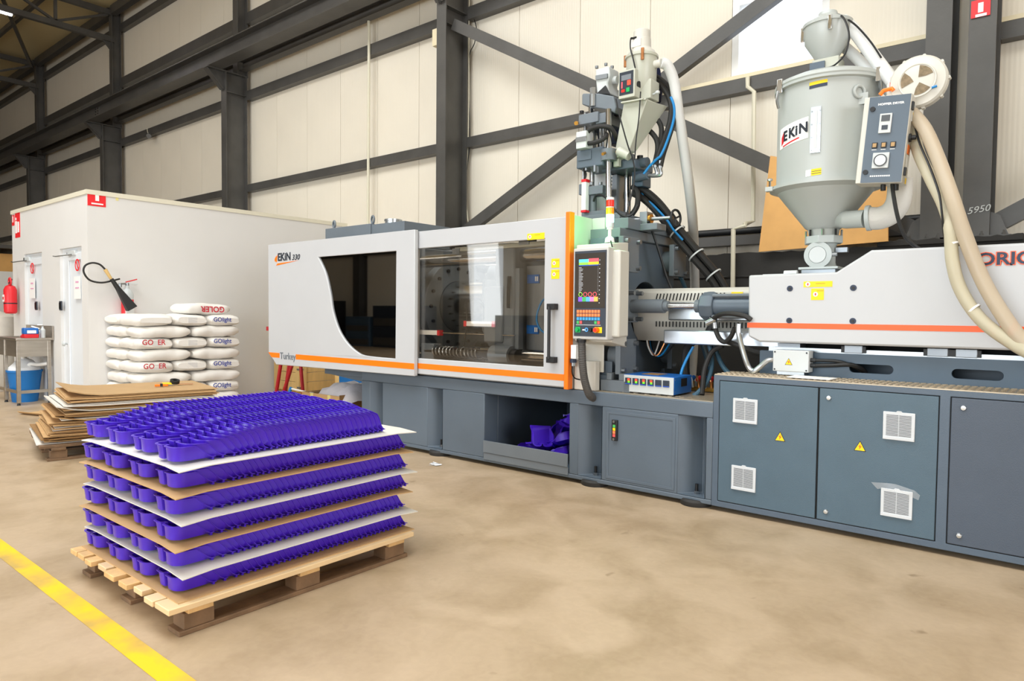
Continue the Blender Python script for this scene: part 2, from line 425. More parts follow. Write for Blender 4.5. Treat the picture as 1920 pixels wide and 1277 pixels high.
# wall behind the camera and far ends, with gate openings for the daylight; the right wall's opening is made up
fr = struct(M().plate([(-46, 0), (12, 0), (12, 8.5), (-46, 8.5)], [[(-8.4, .6), (1.6, .6), (1.6, 5.2), (-8.4, 5.2)], [(-16.0, .8), (-14.6, .8), (-14.6, 4.0), (-16.0, 4.0)]], 'y', -9.2, -9.1).obj('wall_front', 'wall_panel'))
for i, x in enumerate((-35, -28.6, -21.9, -17.0, -12.2, 5)):
    tag(M().box(x, x+.40, -9.1, -9.08, 0, 8.4).box(x+.19, x+.21, -9.08, -8.72, 0, 8.4).box(x, x+.40, -8.72, -8.7, 0, 8.4).obj('steel_column', 'steel_dark'), 'dark steel column on the wall behind the photographer', 'column', 'columns of the opposite wall')
tag(M().box(-46, -8.6, -9.08, -8.98, 3.48, 3.62).obj('wall_girt', 'steel_dark'), 'low steel rail along the wall behind the photographer', 'girt')
tag(M().box(-46, 12, -9.08, -8.98, 5.5, 5.7).obj('wall_girt', 'steel_dark'), 'upper steel rail along the wall behind the photographer', 'girt')
struct(M().plate([(-9.2, 0), (7.06, 0), (7.06, 8.5), (-9.2, 8.5)], [[(-4.5, .6), (1.5, .6), (1.5, 5.0), (-4.5, 5.0)]], 'x', 12, 12.1).obj('wall_right', 'wall_panel'))  # unseen opening, cut only to go with the added fill light
for i, (x0, x1, h, m_, lb) in enumerate(((-32.0, -28.9, 1.9, 'black', 'tall black storage cupboard'), (-28.0, -25.2, 1.3, 'digit', 'low dark storage cupboard'), (-25.0, -22.2, 1.7, 'black', 'black shelf cupboard'), (-21.3, -19.9, 1.1, 'machine_blue', 'blue drawer cabinet'), (-19.7, -17.2, 1.5, 'digit', 'dark shelf cupboard'), (-13.9, -12.4, 1.2, 'black', 'low black cupboard'))):
    t = thing('storage_cupboard', lb+' along the wall behind the photographer', 'cupboard', ((x0+x1)/2, -8.2, 0))
    M().box(x0, x1, -8.6, -7.9, 0, h).obj('body', m_, t, bev=.01)
    for k in range(4): M().box(x0+.06, x1-.06, -7.9, -7.885, h*(.06+.23*k), h*(.24+.23*k)).obj('drawer', m_ if k % 2 else 'steel_dark', t, bev=.004)
struct(M().box(-46.1, -46, -9.2, 7.06, 0, 8.5).obj('wall_left', 'wall_panel'))

# black-painted concrete plinth
pl = M(); random.seed(3)
def rough_top(x0, x1, y0, y1, z0, z1, n):
    xs = [x0+(x1-x0)*i/n for i in range(n+1)]
    vs = []; 
    for x in xs:
        j = random.uniform(-.012, .006)
        vs += [(x, y0+random.uniform(-.006, .004), z0), (x, y0, z1+j), (x, y1, z1), (x, y1, z0)]
    fs = [(4*i+k, 4*i+4+k, 4*i+4+(k+1) % 4, 4*i+(k+1) % 4) for i in range(n) for k in range(4)]
    return vs, fs+[(0, 1, 2, 3), (4*n+3, 4*n+2, 4*n+1, 4*n)]
pl.add(*rough_top(-5.4, 3, 6.3, WY, 0, 1.825, 110))
wp = struct(pl.obj('wall_plinth', 'plinth_black'))
M().add(*rough_top(-1.27, -.30, 6.28, 6.88, 1.815, 1.865, 24)).obj('plinth_cap', 'plinth_black', wp, bev=.006)
M().add(*rough_top(-5.3, 3, 6.285, 6.3, 1.60, 1.612, 140)).obj('casting_ridge', 'plinth_black', wp)

# columns
FW = .17
def ibeam_v(x, w, y0, y1, z0, z1, t=.016, tw=.012):
    return M().box(x, x+w, y0, y0+t, z0, z1).box(x+w/2-tw/2, x+w/2+tw/2, y0+t, y1-t, z0, z1).box(x, x+w, y1-t, y1, z0, z1)
labs = {-23.36: 'farthest dark steel column rising behind the white room', -17.95: 'dark steel column rising behind the left part of the white room roof', -12.225: 'dark steel column above the long side of the white room', -6.586: 'tall dark steel column right behind the white machine guard'}
for x in (-28.9, -23.36, -17.95, -12.225, -6.586):
    t = thing('steel_column', labs.get(x, 'dark steel column at the far left end of the wall'), 'column', (x+FW/2, 6.6, 0))
    ibeam_v(x, FW, 6.40, 6.82, 0, 5.60).obj('lower_shaft', 'steel_dark', t)
    ibeam_v(x+.005, FW-.01, 6.63, 6.84, 5.6, 8.42).obj('upper_shaft', 'steel_dark', t)
    M().box(x-.005, x+FW+.005, 6.06, 6.83, 5.60, 5.618).obj('cap_plate', 'steel_dark', t)
    M().prism([(6.08, 5.60), (6.40, 5.60), (6.40, 5.27), (6.34, 5.27)], 'x', x+FW/2-.008, x+FW/2+.008).bar((x+FW/2, 6.07, 5.59), (x+FW/2, 6.37, 5.29), FW*.8, .012).obj('corbel', 'steel_dark', t)
    M().box(x+.002, x+FW-.002, 6.416, 6.804, 5.245, 5.26).obj('stiffener', 'steel_dark', t)
    if x > -7: M().box(x+.1, x+FW-.002, 6.416, 6.804, 5.02, 5.03).obj('stiffener', 'steel_dark', t)
for x, lb in ((-.986, 'left one of the two dark columns on the black plinth'), (-.698, 'right one of the two dark columns, chalk number 5950 on it')):
    t = thing('steel_column', lb, 'column', (x+.09, 6.6, 1.85))
    ibeam_v(x, .178, 6.40, 6.80, 1.86, 8.42).obj('shaft', 'steel_dark', t)
    M().box(x-.14, x+.32, 6.36, 6.84, 1.852, 1.872).obj('base_plate', 'steel_dark', t)
    M().prism([(x-.12, 1.872), (x, 1.872), (x, 2.06), (x-.06, 2.02)], 'y', 6.44, 6.455).prism([(x+.178, 1.872), (x+.30, 1.872), (x+.24, 2.03), (x+.178, 2.06)], 'y', 6.44, 6.455).obj('gusset', 'steel_dark', t)
    for bx_ in (x-.09, x+.05, x+.13, x+.27):
        M().cyl((bx_, 6.40, 1.872), (bx_, 6.40, 1.89), .014, n=6).cyl((bx_, 6.40, 1.89), (bx_, 6.40, 1.91), .007, n=6).obj('anchor_bolt', 'steel_dark', t)
    if x > -.8: text('5950', .075, 'chalk_number', 'chalk', t, (-0.667,6.395,2.045), xdir=(1, 0, .12), ydir=(.2, 0, 1), ext=.0005)
sg = thing('fire_sign', 'red extinguisher sign high on the right dark column', 'sign', (-.62, 6.39, 3.6))
M().box(-0.685, -0.562, 6.388, 6.394, 3.549, 3.680).obj('plate', 'red_sign', sg)
M().box(-0.640, -0.606, 6.384, 6.388, 3.582, 3.655).obj('pictogram', 'white', sg)
M().box(-0.656, -0.584, 6.384, 6.388, 3.550, 3.570).obj('lettering', 'white', sg)

# rails (girts), strut, crane runway, braces
def girt(x0, x1, z0, z1, lb, y0=6.80, y1=6.915):
    t = .008
    g = M().box(x0, x1, y0, y0+t, z0, z1).box(x0, x1, y0+t, y1, z1-t, z1).box(x0, x1, y0+t, y1, z0, z0+t)
    tag(g.obj('wall_girt', 'steel_dark'), lb, 'girt')
bays = [(-28.7, -23.36, 'far left'), (-23.19, -17.95, 'second far'), (-17.78, -12.225, 'white room'), (-12.05, -6.586, 'machine guard end'), (-6.41, -.99, 'vertical injection unit'), (-.52, 3, 'right edge')]
for x0, x1, w in bays:
    girt(x0, x1, 3.48, 3.615, 'middle horizontal wall rail in the bay behind the %s' % w if 'far' not in w and 'edge' not in w else 'middle horizontal wall rail in the %s bay' % w)
    if x0 < -6.5 or x0 < -6: girt(x0, x1, 5.18, 5.345, 'rail below crane level in the bay behind the %s' % w if 'far' not in w else 'rail below crane level in the %s bay' % w)
    if x0 < -6.5:
        girt(x0, x1, 6.58, 6.78, 'rail just above the crane beam in the %s bay' % w)
        girt(x0, x1, 7.89, 8.05, 'topmost wall rail under the roof in the %s bay' % w)
        tag(M().box(x0, x1, 6.66, 6.80, 5.69, 5.705).box(x0, x1, 6.66, 6.80, 5.845, 5.86).box(x0, x1, 6.73, 6.74, 5.705, 5.845).obj('longitudinal_strut', 'steel_dark'), 'dark strut running behind the crane beam in the %s bay' % w, 'strut')
        girt(x0, x1, 8.22, 8.42, 'eaves beam under the roof edge in the %s bay' % w, 6.6, 6.74)
girt(-6.0, -.99, 1.955, 2.05, 'low dark wall rail above the black plinth')
girt(-12.05, -6.6, 1.955, 2.05, 'low dark wall rail behind the white room end')
M1 = M().cyl((-9, 6.86, 2.10), (-.99, 6.86, 2.10), .035, n=12)
tag(M1.obj('wall_pipe', 'black'), 'black pipe running along the wall above the plinth', 'pipe')
for x0, x1, w in ((-4.3, -1.86, 'under the bright window'), (-1.85, -.99, 'left of the two right columns'), (-.52, 3, 'right of the two right columns')):
    tag(M().box(x0, x1, 6.80, 6.915, 3.618, 3.655).obj('flashing_strip', 'cream_trim'), 'cream flashing strip on the wall rail '+w, 'flashing')
cb = thing('crane_runway_beam', 'long dark crane runway beam resting on the column brackets', 'beam', (-18, 6.2, 5.62))
M().box(-40, -3, 6.07, 6.33, 5.62, 5.637).obj('bottom_flange', 'steel_dark', cb)
M().box(-40, -3, 6.194, 6.206, 5.637, 5.905).obj('web', 'steel_dark', cb)
M().box(-40, -3, 6.07, 6.33, 5.905, 5.922).obj('top_flange', 'steel_dark', cb)
M().box(-40, -3, 6.17, 6.23, 5.922, 5.96).obj('rail', 'steel_dark', cb)
xs_ = -17.491
M().box(xs_-.13, xs_+.13, 6.182, 6.194, 5.65, 5.89).obj('splice_plate', 'steel_dark', cb)
for i in range(2):
    for j in range(4): M().cyl((xs_-.05+i*.13, 6.182, 5.68+j*.06), (xs_-.05+i*.13, 6.168, 5.68+j*.06), .014, n=6).obj('bolt', 'black', cb)
def brace(a, b, lb):
    d = (Vector(b)-Vector(a)).normalized(); n = Vector((-d.z, 0, d.x))
    g = M().bar(a, b, .006, .14, up=n).bar(Vector(a)+n*.067+Vector((0, .04, 0)), Vector(b)+n*.067+Vector((0, .04, 0)), .08, .006, up=n).bar(Vector(a)-n*.067+Vector((0, .04, 0)), Vector(b)-n*.067+Vector((0, .04, 0)), .08, .006, up=n)
    tag(g.obj('diagonal_brace', 'steel_dark'), lb, 'brace')
brace((-6.41, 6.52, 5.03), (-1.0, 6.52, 1.94), 'diagonal brace falling from the tall column to the right columns')
brace((-6.41, 6.66, 2.29), (-.99, 6.66, 4.93), 'diagonal brace rising from behind the machine towards the window')
brace((-.46, 6.56, 2.0), (2.6, 6.56, 3.75), 'diagonal brace starting at the right column foot')
# roof trusses and purlins
for x, w in ((-12.14, 'nearest'), (-17.87, 'middle'), (-23.28, 'far'), (-28.8, 'farthest')):
    t = thing('roof_truss', '%s dark roof truss spanning out from the wall' % w, 'truss', (x, 0, 7.6))
    M().box(x-.06, x+.06, -9, 6.7, 7.60, 7.72).obj('bottom_chord', 'steel_dark', t)
    M().box(x-.06, x+.06, -9, 6.7, 8.22, 8.34).obj('top_chord', 'steel_dark', t)
    y = 6.62; k = 0
    while y > -8:
        M().bar((x, y-.05, 8.22), (x, y-1.12, 7.72), .06, .05).obj('web_member', 'steel_dark', t)
        M().box(x-.03, x+.03, y-1.15, y-1.09, 7.72, 8.22).obj('web_member', 'steel_dark', t)
        M().bar((x, y-1.14, 7.72), (x, y-2.2, 8.22), .06, .05).obj('web_member', 'steel_dark', t)
        y -= 2.26; k += 1
    M().prism([(6.45, 7.60), (6.7, 7.60), (6.7, 7.40), (6.63, 7.40)], 'x', x-.01, x+.01).obj('bracket', 'steel_dark', t)
for y, w in ((5.45, 'first'), (4.2, 'second'), (2.9, 'third'), (1.6, 'fourth')):
    tag(M().box(-40, -4, y-.04, y+.04, 8.345, 8.455).obj('roof_purlin', 'steel_dark'), '%s roof purlin out from the wall' % w, 'purlin')
tag(M().bar((-23.28, 6.55, 8.2), (-18.4, 4.6, 8.2), .07, .07).obj('roof_brace', 'steel_dark'), 'slanting roof brace between the middle and far trusses', 'brace')
tl = thing('tube_lamp', 'lit white linear lamp hanging at the roof truss', 'lamp', (-17.55, 3.9, 7.4))
M().box(-17.60, -17.50, 3.2, 4.62, 7.47, 7.52).obj('housing', 'steel_dark', tl)
mat('tube_glow', '#fff6ff', .4, emit=14, ecol=(1, .93, 1))
M().box(-17.58, -17.52, 3.22, 4.60, 7.44, 7.47).obj('tube', 'tube_glow', tl)
# conduits and small wall things
def pipe(name, m, pts, r, lb, cat='pipe', n=8, curve=False, **k): return tag(M().tube(pts, r, n, curve=curve).obj(name, m, **k), lb, cat)
pipe('wall_conduit', 'pvc', [(-8.478,6.780,6.010), (-8.451,6.780,5.522), (-8.469,6.780,2.565)], .022, 'pale vertical conduit on the wall left of the tall column', 'conduit')
pipe('water_pipe', 'pvc', [(-2.572,6.780,3.605), (-2.569,6.780,3.510), (-2.501,6.770,3.447), (-2.482,6.770,2.176), (-2.384,6.300,2.091), (-2.368,6.260,2.066), (-2.478,6.260,2.045), (-2.471,6.260,1.473)], .022, 'cream water pipe coming down the wall left of the hopper dryer', 'pipe')
wj = thing('alarm_box', 'small cream box hanging on the left side of the tall column', 'box', (-6.64, 6.48, 4.783))
M().box(-6.70, -6.586, 6.43, 6.53, 4.783, 5.000).obj('housing', 'cream_trim', wj)
for i, (pts, m) in enumerate((([(-6.416,6.840,5.455), (-6.422,6.840,5.032), (-6.412,6.840,4.036), (-6.435,6.840,3.323), (-6.461,6.830,2.965), (-6.418,6.830,2.600), (-6.387,6.830,2.417)], 'pvc'), ([(-6.404,6.850,5.314), (-6.304,6.860,5.080), (-6.331,6.860,4.875), (-6.418,6.850,4.716), (-6.424,6.850,4.326), (-6.397,6.850,3.607), (-6.452,6.850,3.183), (-6.490,6.840,2.897), (-6.417,6.840,2.529)], 'black'))):
    pipe('loose_cable', m, pts, .007, ('pale' if i == 0 else 'black')+' loose cable hanging down the back edge of the tall column', 'cable', 5, True)
wc = thing('wall_lamp', 'small round lamp on a hook under the wall rail', 'lamp', (-16.192,6.780,5.186))
M().cyl((-16.193,6.780,5.163), (-16.001,6.700,5.116), .06, .05, n=14).obj('lamp_head', 'steel_dark', wc); M().tube([(-16.319,6.800,5.366), (-16.293,6.800,5.266), (-16.144,6.760,5.175)], .01, 5).obj('hook', 'pvc', wc)

# ------------------------------------------------------------------ the white room
RX, RY, RZ = -9.18, 3.125, 2.645
d1 = (-10.13, -9.38, 2.016); d2 = (-11.56, -10.82, 2.016)
struct(M().plate([(-12.1, 0), (RX, 0), (RX, RZ), (-12.1, RZ)], [[(d[0], .001), (d[1], .001), (d[1], d[2]), (d[0], d[2])] for d in (d1, d2)], 'y', RY, RY+.1).obj('wall_room_front', 'room_white'))
struct(M().box(RX-.1, RX, RY+.1, WY, 0, RZ).obj('wall_room_side', 'room_white'))
struct(M().box(-12.1, -12.0, RY+.1, WY, 0, RZ).obj('wall_room_far', 'room_white'))
struct(M().box(-12.1, RX, RY, WY, RZ-.02, RZ).obj('ceiling_room', 'room_white'))
struct(M().box(RX-.06, RX+.012, RY-.012, WY, RZ-.02, RZ+.035).obj('trim_1', 'room_trim'))
struct(M().box(-12.12, RX-.06, RY-.012, RY+.06, RZ-.02, RZ+.035).obj('trim_2', 'room_trim'))
for i, (d, ix, sgx, sgz) in enumerate(((d1, -9.974, -9.567, 1.791), (d2, -11.728, -11.277, 1.811))):
    o = struct(M().box(d[0]-.0, d[1]+.0, RY+.035, RY+.098, 0, d[2]).obj('door_%d' % (i+1), 'door_white'))
    M().box(ix-.008, ix, RY+.031, RY+.035, 0, d[2]-.05).obj('gap', 'gap_black', o)
    M().plate([(ix+.02, .02), (d[1]-.01, .02), (d[1]-.01, d[2]-.07), (ix+.02, d[2]-.07)], [[(ix+.09, .1), (d[1]-.08, .1), (d[1]-.08, d[2]-.16), (ix+.09, d[2]-.16)]], 'y', RY+.018, RY+.035).obj('frame', 'door_white', o, bev=.004)
    zc = d[2]-.06
    M().box(ix+.12, ix+.36, RY+.0, RY+.06, zc-.04, zc+.02).obj('door_closer', 'grey_plastic', o, bev=.006)
    M().tube([(ix+.28, RY-.0, zc-.03), (ix+.02, RY-.10, zc-.05), (ix-.24, RY-.05, zc-.03)], .007, 6, curve=False).obj('closer_arm', 'steel', o)
    M().ring((sgx, RY+.014, sgz), (0, 1, 0), .058, .076, .004).obj('no_smoking_ring', 'red_sign', o)
    M().bar((sgx-.04, RY+.013, sgz+.045), (sgx+.04, RY+.013, sgz-.045), .004, .014).obj('no_smoking_bar', 'red_sign', o)
    M().box(sgx-.11, sgx+.11, RY+.010, RY+.014, sgz-.42, sgz-.14).obj('paper_notice', 'white', o)
    M().box(sgx-.05, sgx+.05, RY+.007, RY+.010, sgz-.22, sgz-.20).box(sgx-.06, sgx+.06, RY+.007, RY+.010, sgz-.29, sgz-.275).obj('notice_print', 'bag_pink', o)
    M().cyl((ix+.0, RY+.07, .80), (ix+.0, RY-.01, .80), .012, n=10).lathe([(.0, -.04), (.03, -.03), (.032, -.01), (.015, 0)], (ix, RY-.0, .80), 14, 'y').obj('knob', 'grey_plastic', o)
for x, lb in ((-10.104, 'dark switch plate beside the nearer white door'), (-11.061, 'dark switch plate beside the farther white door')):
    t = thing('switch_plate', lb, 'switch', (x, RY, 1.206))
    z = LOC[t.name][2]
    M().box(x-.045, x+.045, RY-.012, RY, z+.02, z+.14).obj('plate', 'digit', t, bev=.004); M().box(x-.03, x+.03, RY-.018, RY-.012, z+.04, z+.12).obj('rocker', 'black_gloss', t)
def fsign(x, y, z, w, h, lb, face):
    t = thing('fire_sign', lb, 'sign', (x, y, z))
    def b(u0, u1, v0, v1, d, nm, m):
        if face == 'x': M().box(x+d, x+d+.004, y+u0*w, y+u1*w, z+v0*h, z+v1*h).obj(nm, m, t)
        else: M().box(x+u0*w, x+u1*w, y-d-.004, y-d, z+v0*h, z+v1*h).obj(nm, m, t)
    b(0, 1, 0, 1, 0, 'plate', 'red_sign'); return b
b = fsign(RX, 3.131, 2.490, .20, .17, 'red fire extinguisher sign at the top corner of the white room', 'x')
b(.42, .62, .38, .92, .004, 'pictogram', 'white'); b(.2, .85, .12, .22, .004, 'lettering', 'white')
b = fsign(-12.089, RY, 2.460, .115, .15, 'small red sign at the far top corner of the white room', 'y'); b(.35, .6, .3, .9, .004, 'pictogram', 'white')
b = fsign(-11.940, RY, 2.273, .22, .36, 'taller red extinguisher sign beside the small one on the white room', 'y')
b(.1, .4, .18, .66, .004, 'pictogram', 'white'); b(.55, .85, .2, .62, .004, 'flame', 'white'); b(.15, .3, .7, .8, .004, 'pictogram', 'white')
tag(M().box(RX, RX+.003, 3.445, 3.475, 2.590, 2.656).obj('tape_scrap', 'tape_yellow'), 'yellow tape scrap at the white room top edge', 'tape')

# ------------------------------------------------------------------ injection moulding machine
BY = 4.13
mc = thing('injection_molding_machine', 'long white and grey moulding machine with orange stripes and clear door', 'machine', (-2.6, 4.75, 0))
# base frame with V-shaped niches and the part chute opening
g = M()
g.box(-5.25, -1.74, BY, 4.30, .585, .685).box(-5.25, -1.74, BY, 4.30, .03, .062)
niches = [(-5.122, -4.946), (-4.338, -4.155), (-2.758, -2.558), (-1.975, -1.784)]
edges = [-5.25, -5.122, -4.946, -4.338, -4.155, -3.675, -2.838, -2.758, -2.558, -1.975, -1.784, -1.74]
for a, b in ((-5.25, -5.122), (-4.946, -4.338), (-4.155, -3.675), (-2.838, -2.758), (-2.558, -1.975), (-1.784, -1.74)): g.box(a, b, BY, 4.30, .062, .585)
for a, b in niches:
    xm = a+(b-a)*.62
    g.add([(a, BY, .065), (xm, 4.27, .065), (b, BY, .065), (a, BY, .585), (xm, 4.27, .585), (b, BY, .585)], [(0, 1, 4, 3), (1, 2, 5, 4), (0, 2, 1), (3, 4, 5)])
g.box(-5.25, -3.675, 4.30, 5.40, .05, .685).box(-2.838, -1.74, 4.30, 5.40, .05, .685).box(-3.675, -2.838, 4.30, 5.40, .61, .685).box(-3.675, -2.838, 5.30, 5.40, .05, .61).box(-3.675, -2.838, 4.30, 5.30, .05, .07)
g.obj('base_frame', 'machine_grey', mc, bev=.006)
g = M().box(-5.97, -5.25, 4.22, 5.3, .60, .685).prism([(-5.25, .60), (-5.97, .60), (-5.25, .54)], 'y', 4.25, 5.25); g.obj('base_overhang', 'machine_grey', mc, bev=.004)
M().plate([(-2.52, .08), (-1.995, .08), (-1.995, .56), (-2.52, .56)], [[(-2.50, .10), (-2.015, .10), (-2.015, .54), (-2.50, .54)]], 'y', BY-.004, BY).obj('panel_border', 'machine_grey', mc, bev=.002)
M().box(-2.80, -1.75, 4.15, 4.60, .685, .690).obj('tread_deck', 'tread', mc)
gg = M()
for i in range(24): gg.bar((-2.78+i*.043, 4.20+(i % 2)*.03, .691), (-2.76+i*.043, 4.23+(i % 2)*.03, .691), .006, .004)
gg.obj('tread_pattern', 'tread', mc)['kind'] = 'stuff'
for x in (-4.245, -2.655, -1.875):
    f = M().lathe([(.10, 0), (.105, .012), (.105, .03), (.095, .045)], (x, 4.205, 0), 28).obj('leveling_foot', 'rubber', mc)
    M().cyl((x, 4.21, .062), (x, 4.21, .085), .018, n=6).obj('nut', 'steel', f); M().cyl((x, 4.21, .085), (x, 4.21, .13), .011, n=10).obj('stud', 'black', f)
for x in (-5.0, -4.3, -2.6):
    M().lathe([(.10, 0), (.105, .02), (.095, .05)], (x, 5.2, 0), 20).obj('leveling_foot', 'rubber', mc)
# chute: lip plates, slope
M().box(-3.672, -2.842, 4.115, 4.128, .11, .206).obj('chute_lip', 'machine_mid', mc, bev=.002)
M().box(-3.672, -2.842, 4.122, 4.135, .05, .108).obj('chute_sill', 'machine_mid', mc, bev=.002)
M().prism([(-3.05, .07), (-2.84, .07), (-2.84, .60), (-3.30, .60)], 'y', 5.0, 5.28).obj('chute_slope', 'teal', mc)
M().box(-3.672, -2.842, 4.14, 4.95, .085, .09).obj('chute_floor', 'machine_blue', mc)
gz = thing  # oil gauge on the base
g = M().box(-2.469, -2.426, BY-.018, BY, 0.356, 0.502).obj('oil_gauge', 'black', mc, bev=.003)
gx = -2.448; GZ = 0.356
for i, c in enumerate(('key_red', 'key_orange', 'yellow', 'key_green')): M().box(gx-.010, gx+.010, BY-.020, BY-.018, GZ+.028+i*.022, GZ+.047+i*.022).obj('scale_mark', c, g)
for z in (GZ+.012, GZ+.135): M().cyl((gx, BY-.018, z), (gx, BY-.026, z), .009, n=10).obj('screw', 'steel', g)

# fixed guard panel with the curved smoked window
win_c = [(-5.812, 1.782), (-4.645, 1.782), (-4.652, .827)] + [(-5.046,4.030,0.833)[::2], (-5.196,4.030,0.863)[::2], (-5.348,4.030,0.944)[::2], (-5.477,4.030,1.068)[::2], (-5.571,4.030,1.245)[::2], (-5.616,4.030,1.424)[::2], (-5.692,4.030,1.622)[::2]]
c3 = catmull([(p[0], p[1], 0) for p in win_c[2:]+[win_c[0]]], 5)
win_c = [win_c[0], win_c[1]] + [(p.x, p.y) for p in c3[:-1]]
gl = M().plate([(-6.717, 1.953), (-4.402, 1.953), (-4.402, .686), (-6.57, .670), (-6.717, .797)], [win_c], 'y', 4.03, 4.07).obj('fixed_guard', 'sheet_white', mc, bev=.006)
M().prism([(p[0], p[1]) for p in win_c], 'y', 4.045, 4.051).obj('smoked_window', 'glass_smoke', gl)
M().prism([(-6.7165, .797), (-6.500, .797), (-6.500, .746), (-6.655, .746)], 'y', 4.028, 4.030).obj('stripe', 'orange', gl)
M().box(-6.198, -4.404, 4.028, 4.030, .745, .797).obj('stripe', 'orange', gl)
text('Turkey', .098, 'lettering', 'ink_grey', gl, (-6.490,4.028,0.738), bold=.0012, sx=1.02)
def flame(parent, p, s, m, y):
    for k in range(3):
        a = M(); x = p[0]-.012*k*s; h = .062*s*(1-.18*k); z = p[1]+.004*s*k
        a.prism([(x-.012*s, z+.004), (x-.002*s, z-.004*s), (x+.002*s, z+h*.45), (x+.012*s, z+h), (x-.008*s, z+h*.55)], 'y', y-.001, y); a.obj('logo_flame', m, parent)
tp = (-6.530,4.028,1.774)
text('EKiN', .112, 'lettering', 'ink_dark', gl, tp, bold=.003, sx=1.02)
text('330', .078, 'lettering', 'ink_dark', gl, (-6.266,4.028,1.771), bold=.001, shear=.25, sx=1.2)
flame(gl, (tp[0]-.012, tp[2]-.012), 1.3, 'orange', 4.029)
M().prism([(tp[0]-.03, tp[2]-.05), (tp[0]+.38, tp[2]-.012), (tp[0]-.005, tp[2]-.028)], 'y', 4.028, 4.030).obj('logo_swoosh', 'orange', gl)
# sliding guard door with the clear window
zt = 1.795
gd = M().plate([(-4.455, 1.942), (-2.845, 1.942), (-2.845, .703), (-4.455, .703)], [[(-4.428, .84), (-3.045, .84), (-3.045, zt), (-4.428, zt)]], 'y', 4.08, 4.115).obj('sliding_door', 'sheet_white', mc, bev=.005)
M().box(-4.428, -3.045, 4.09, 4.096, .84, zt).obj('clear_window', 'glass_clear', gd)
M().box(-4.452, -2.848, 4.078, 4.080, .750, .797).obj('stripe', 'orange', gd)
h = M().tube([(-2.960, 4.07, 1.29), (-2.960, 4.03, 1.29), (-2.960, 4.03, .91), (-2.960, 4.07, .91)], .012, 8, curve=False).obj('handle', 'black', gd)
for z in (1.29, .90): M().box(-2.985, -2.915, 4.03, 4.08, z-.022, z+.022).obj('handle_foot', 'black', h, bev=.003)
def sticker(parent, x0, x1, z0, z1, y, red=True):
    s_ = M().box(x0, x1, y-.002, y, z0, z1).obj('warning_sticker', 'yellow', parent)
    n = max(2, int((z1-z0)/.022))
    if x1-x0 > z1-z0:
        M().cyl((x0+.025, y-.002, (z0+z1)/2), (x0+.025, y-.003, (z0+z1)/2), .014, n=14).obj('symbol', 'white', s_)
        M().box(x0+.021, x0+.029, y-.004, y-.003, (z0+z1)/2-.007, (z0+z1)/2+.007).obj('symbol_mark', 'red', s_)
        M().box(x0+.07, x1-.04, y-.003, y-.002, z1-.016, z1-.011).obj('print', 'yellow_print', s_)
    else:
        for i in range(n-1): M().box(x0+.012, x1-.012, y-.003, y-.002, z0+.014+i*.022, z0+.018+i*.022).obj('print', 'yellow_print', s_)
sticker(gd, -3.208, -3.047, zt-.002, zt+.045, 4.08)
sticker(gd, -2.980, -2.908, 1.576, 1.642, 4.08)
sticker(gd, -2.980, -2.908, 1.494, 1.562, 4.08)
M().box(-2.845, -2.806, 4.06, 4.12, .69, 1.972).obj('door_post', 'orange', mc, bev=.005)
# return panels right of the post, tinted only by the signal lamp
M().box(-2.835, -2.812, 4.12, 4.37, .69, 1.955).obj('side_panel', 'sheet_pale', mc, bev=.004)
M().box(-2.812, -2.702, 4.36, 4.38, 1.0, 1.955).obj('side_panel', 'sheet_pale', mc, bev=.004)
M().box(-6.66, -4.5, 5.36, 5.40, .69, 1.93).obj('rear_guard', 'sheet_white', mc)
M().box(-4.5, -2.85, 5.36, 5.40, .69, 1.75).obj('rear_guard', 'cream_white', mc)
M().box(-6.70, -6.66, 4.07, 5.40, .80, 1.95).obj('end_guard', 'sheet_white', mc)
# tank box on top with lifting eyes and duct stub
bt = M().box(-6.352, -5.587, 4.5, 5.15, 1.9, 2.146).obj('top_box', 'machine_mid', mc, bev=.004)
x0_, x1_ = -6.352, -5.587; zt_ = 2.146
for x in (x0_+.09, x1_-.02): M().torus((x, 4.55, zt_+.045), (.35, 1, 0), .038, .011).obj('lifting_eye', 'machine_mid', bt)
M().lathe([(.085, 0), (.085, .10), (.092, .10), (.092, .115), (.08, .115)], (x1_+.10, 4.72, zt_-.06), 24).obj('duct_stub', 'galv', bt)
M().box(x1_, x1_+.5, 4.52, 5.15, 1.9, zt_-.01).obj('box_lid', 'machine_mid', bt)

# ---- clamp inside the guard
for yy, zz in ((4.30, 1.70), (5.15, 1.70), (4.27, .90), (5.15, .90)):
    M().cyl((-5.6, yy, zz), (-2.7, yy, zz), .055, n=20).obj('tie_bar', 'chrome', mc)
M().cyl((-5.1, 4.74, 1.30), (-3.9, 4.74, 1.30), .24, n=32).obj('clamp_ram', 'chrome', mc)
fl = M().ring((-4.62, 4.74, 1.30), (1, 0, 0), .24, .43, .10, 36).obj('ram_flange', 'machine_mid', mc, bev=.006)
for i in range(16): 
    a = 2*PI*i/16; M().cyl((-4.57, 4.74+.36*math.cos(a), 1.30+.36*math.sin(a)), (-4.55, 4.74+.36*math.cos(a), 1.30+.36*math.sin(a)), .017, n=6).obj('flange_bolt', 'black', fl)
M().box(-5.1, -4.67, 4.22, 5.25, .70, 1.84).obj('rear_platen', 'machine_mid', mc, bev=.01)
pm_ = M().plate([(4.18, .80), (5.26, .80), (5.26, 1.80), (4.18, 1.80)], [], 'x', -3.62, -3.42); pm_.obj('moving_platen', 'machine_mid', mc, bev=.02)
M().prism([(4.45, .95), (5.05, .95), (5.2, 1.1), (5.2, 1.5), (5.05, 1.65), (4.45, 1.65), (4.36, 1.5), (4.36, 1.1)], 'x', -3.92, -3.62).obj('moving_platen_hub', 'machine_mid', mc, bev=.01)
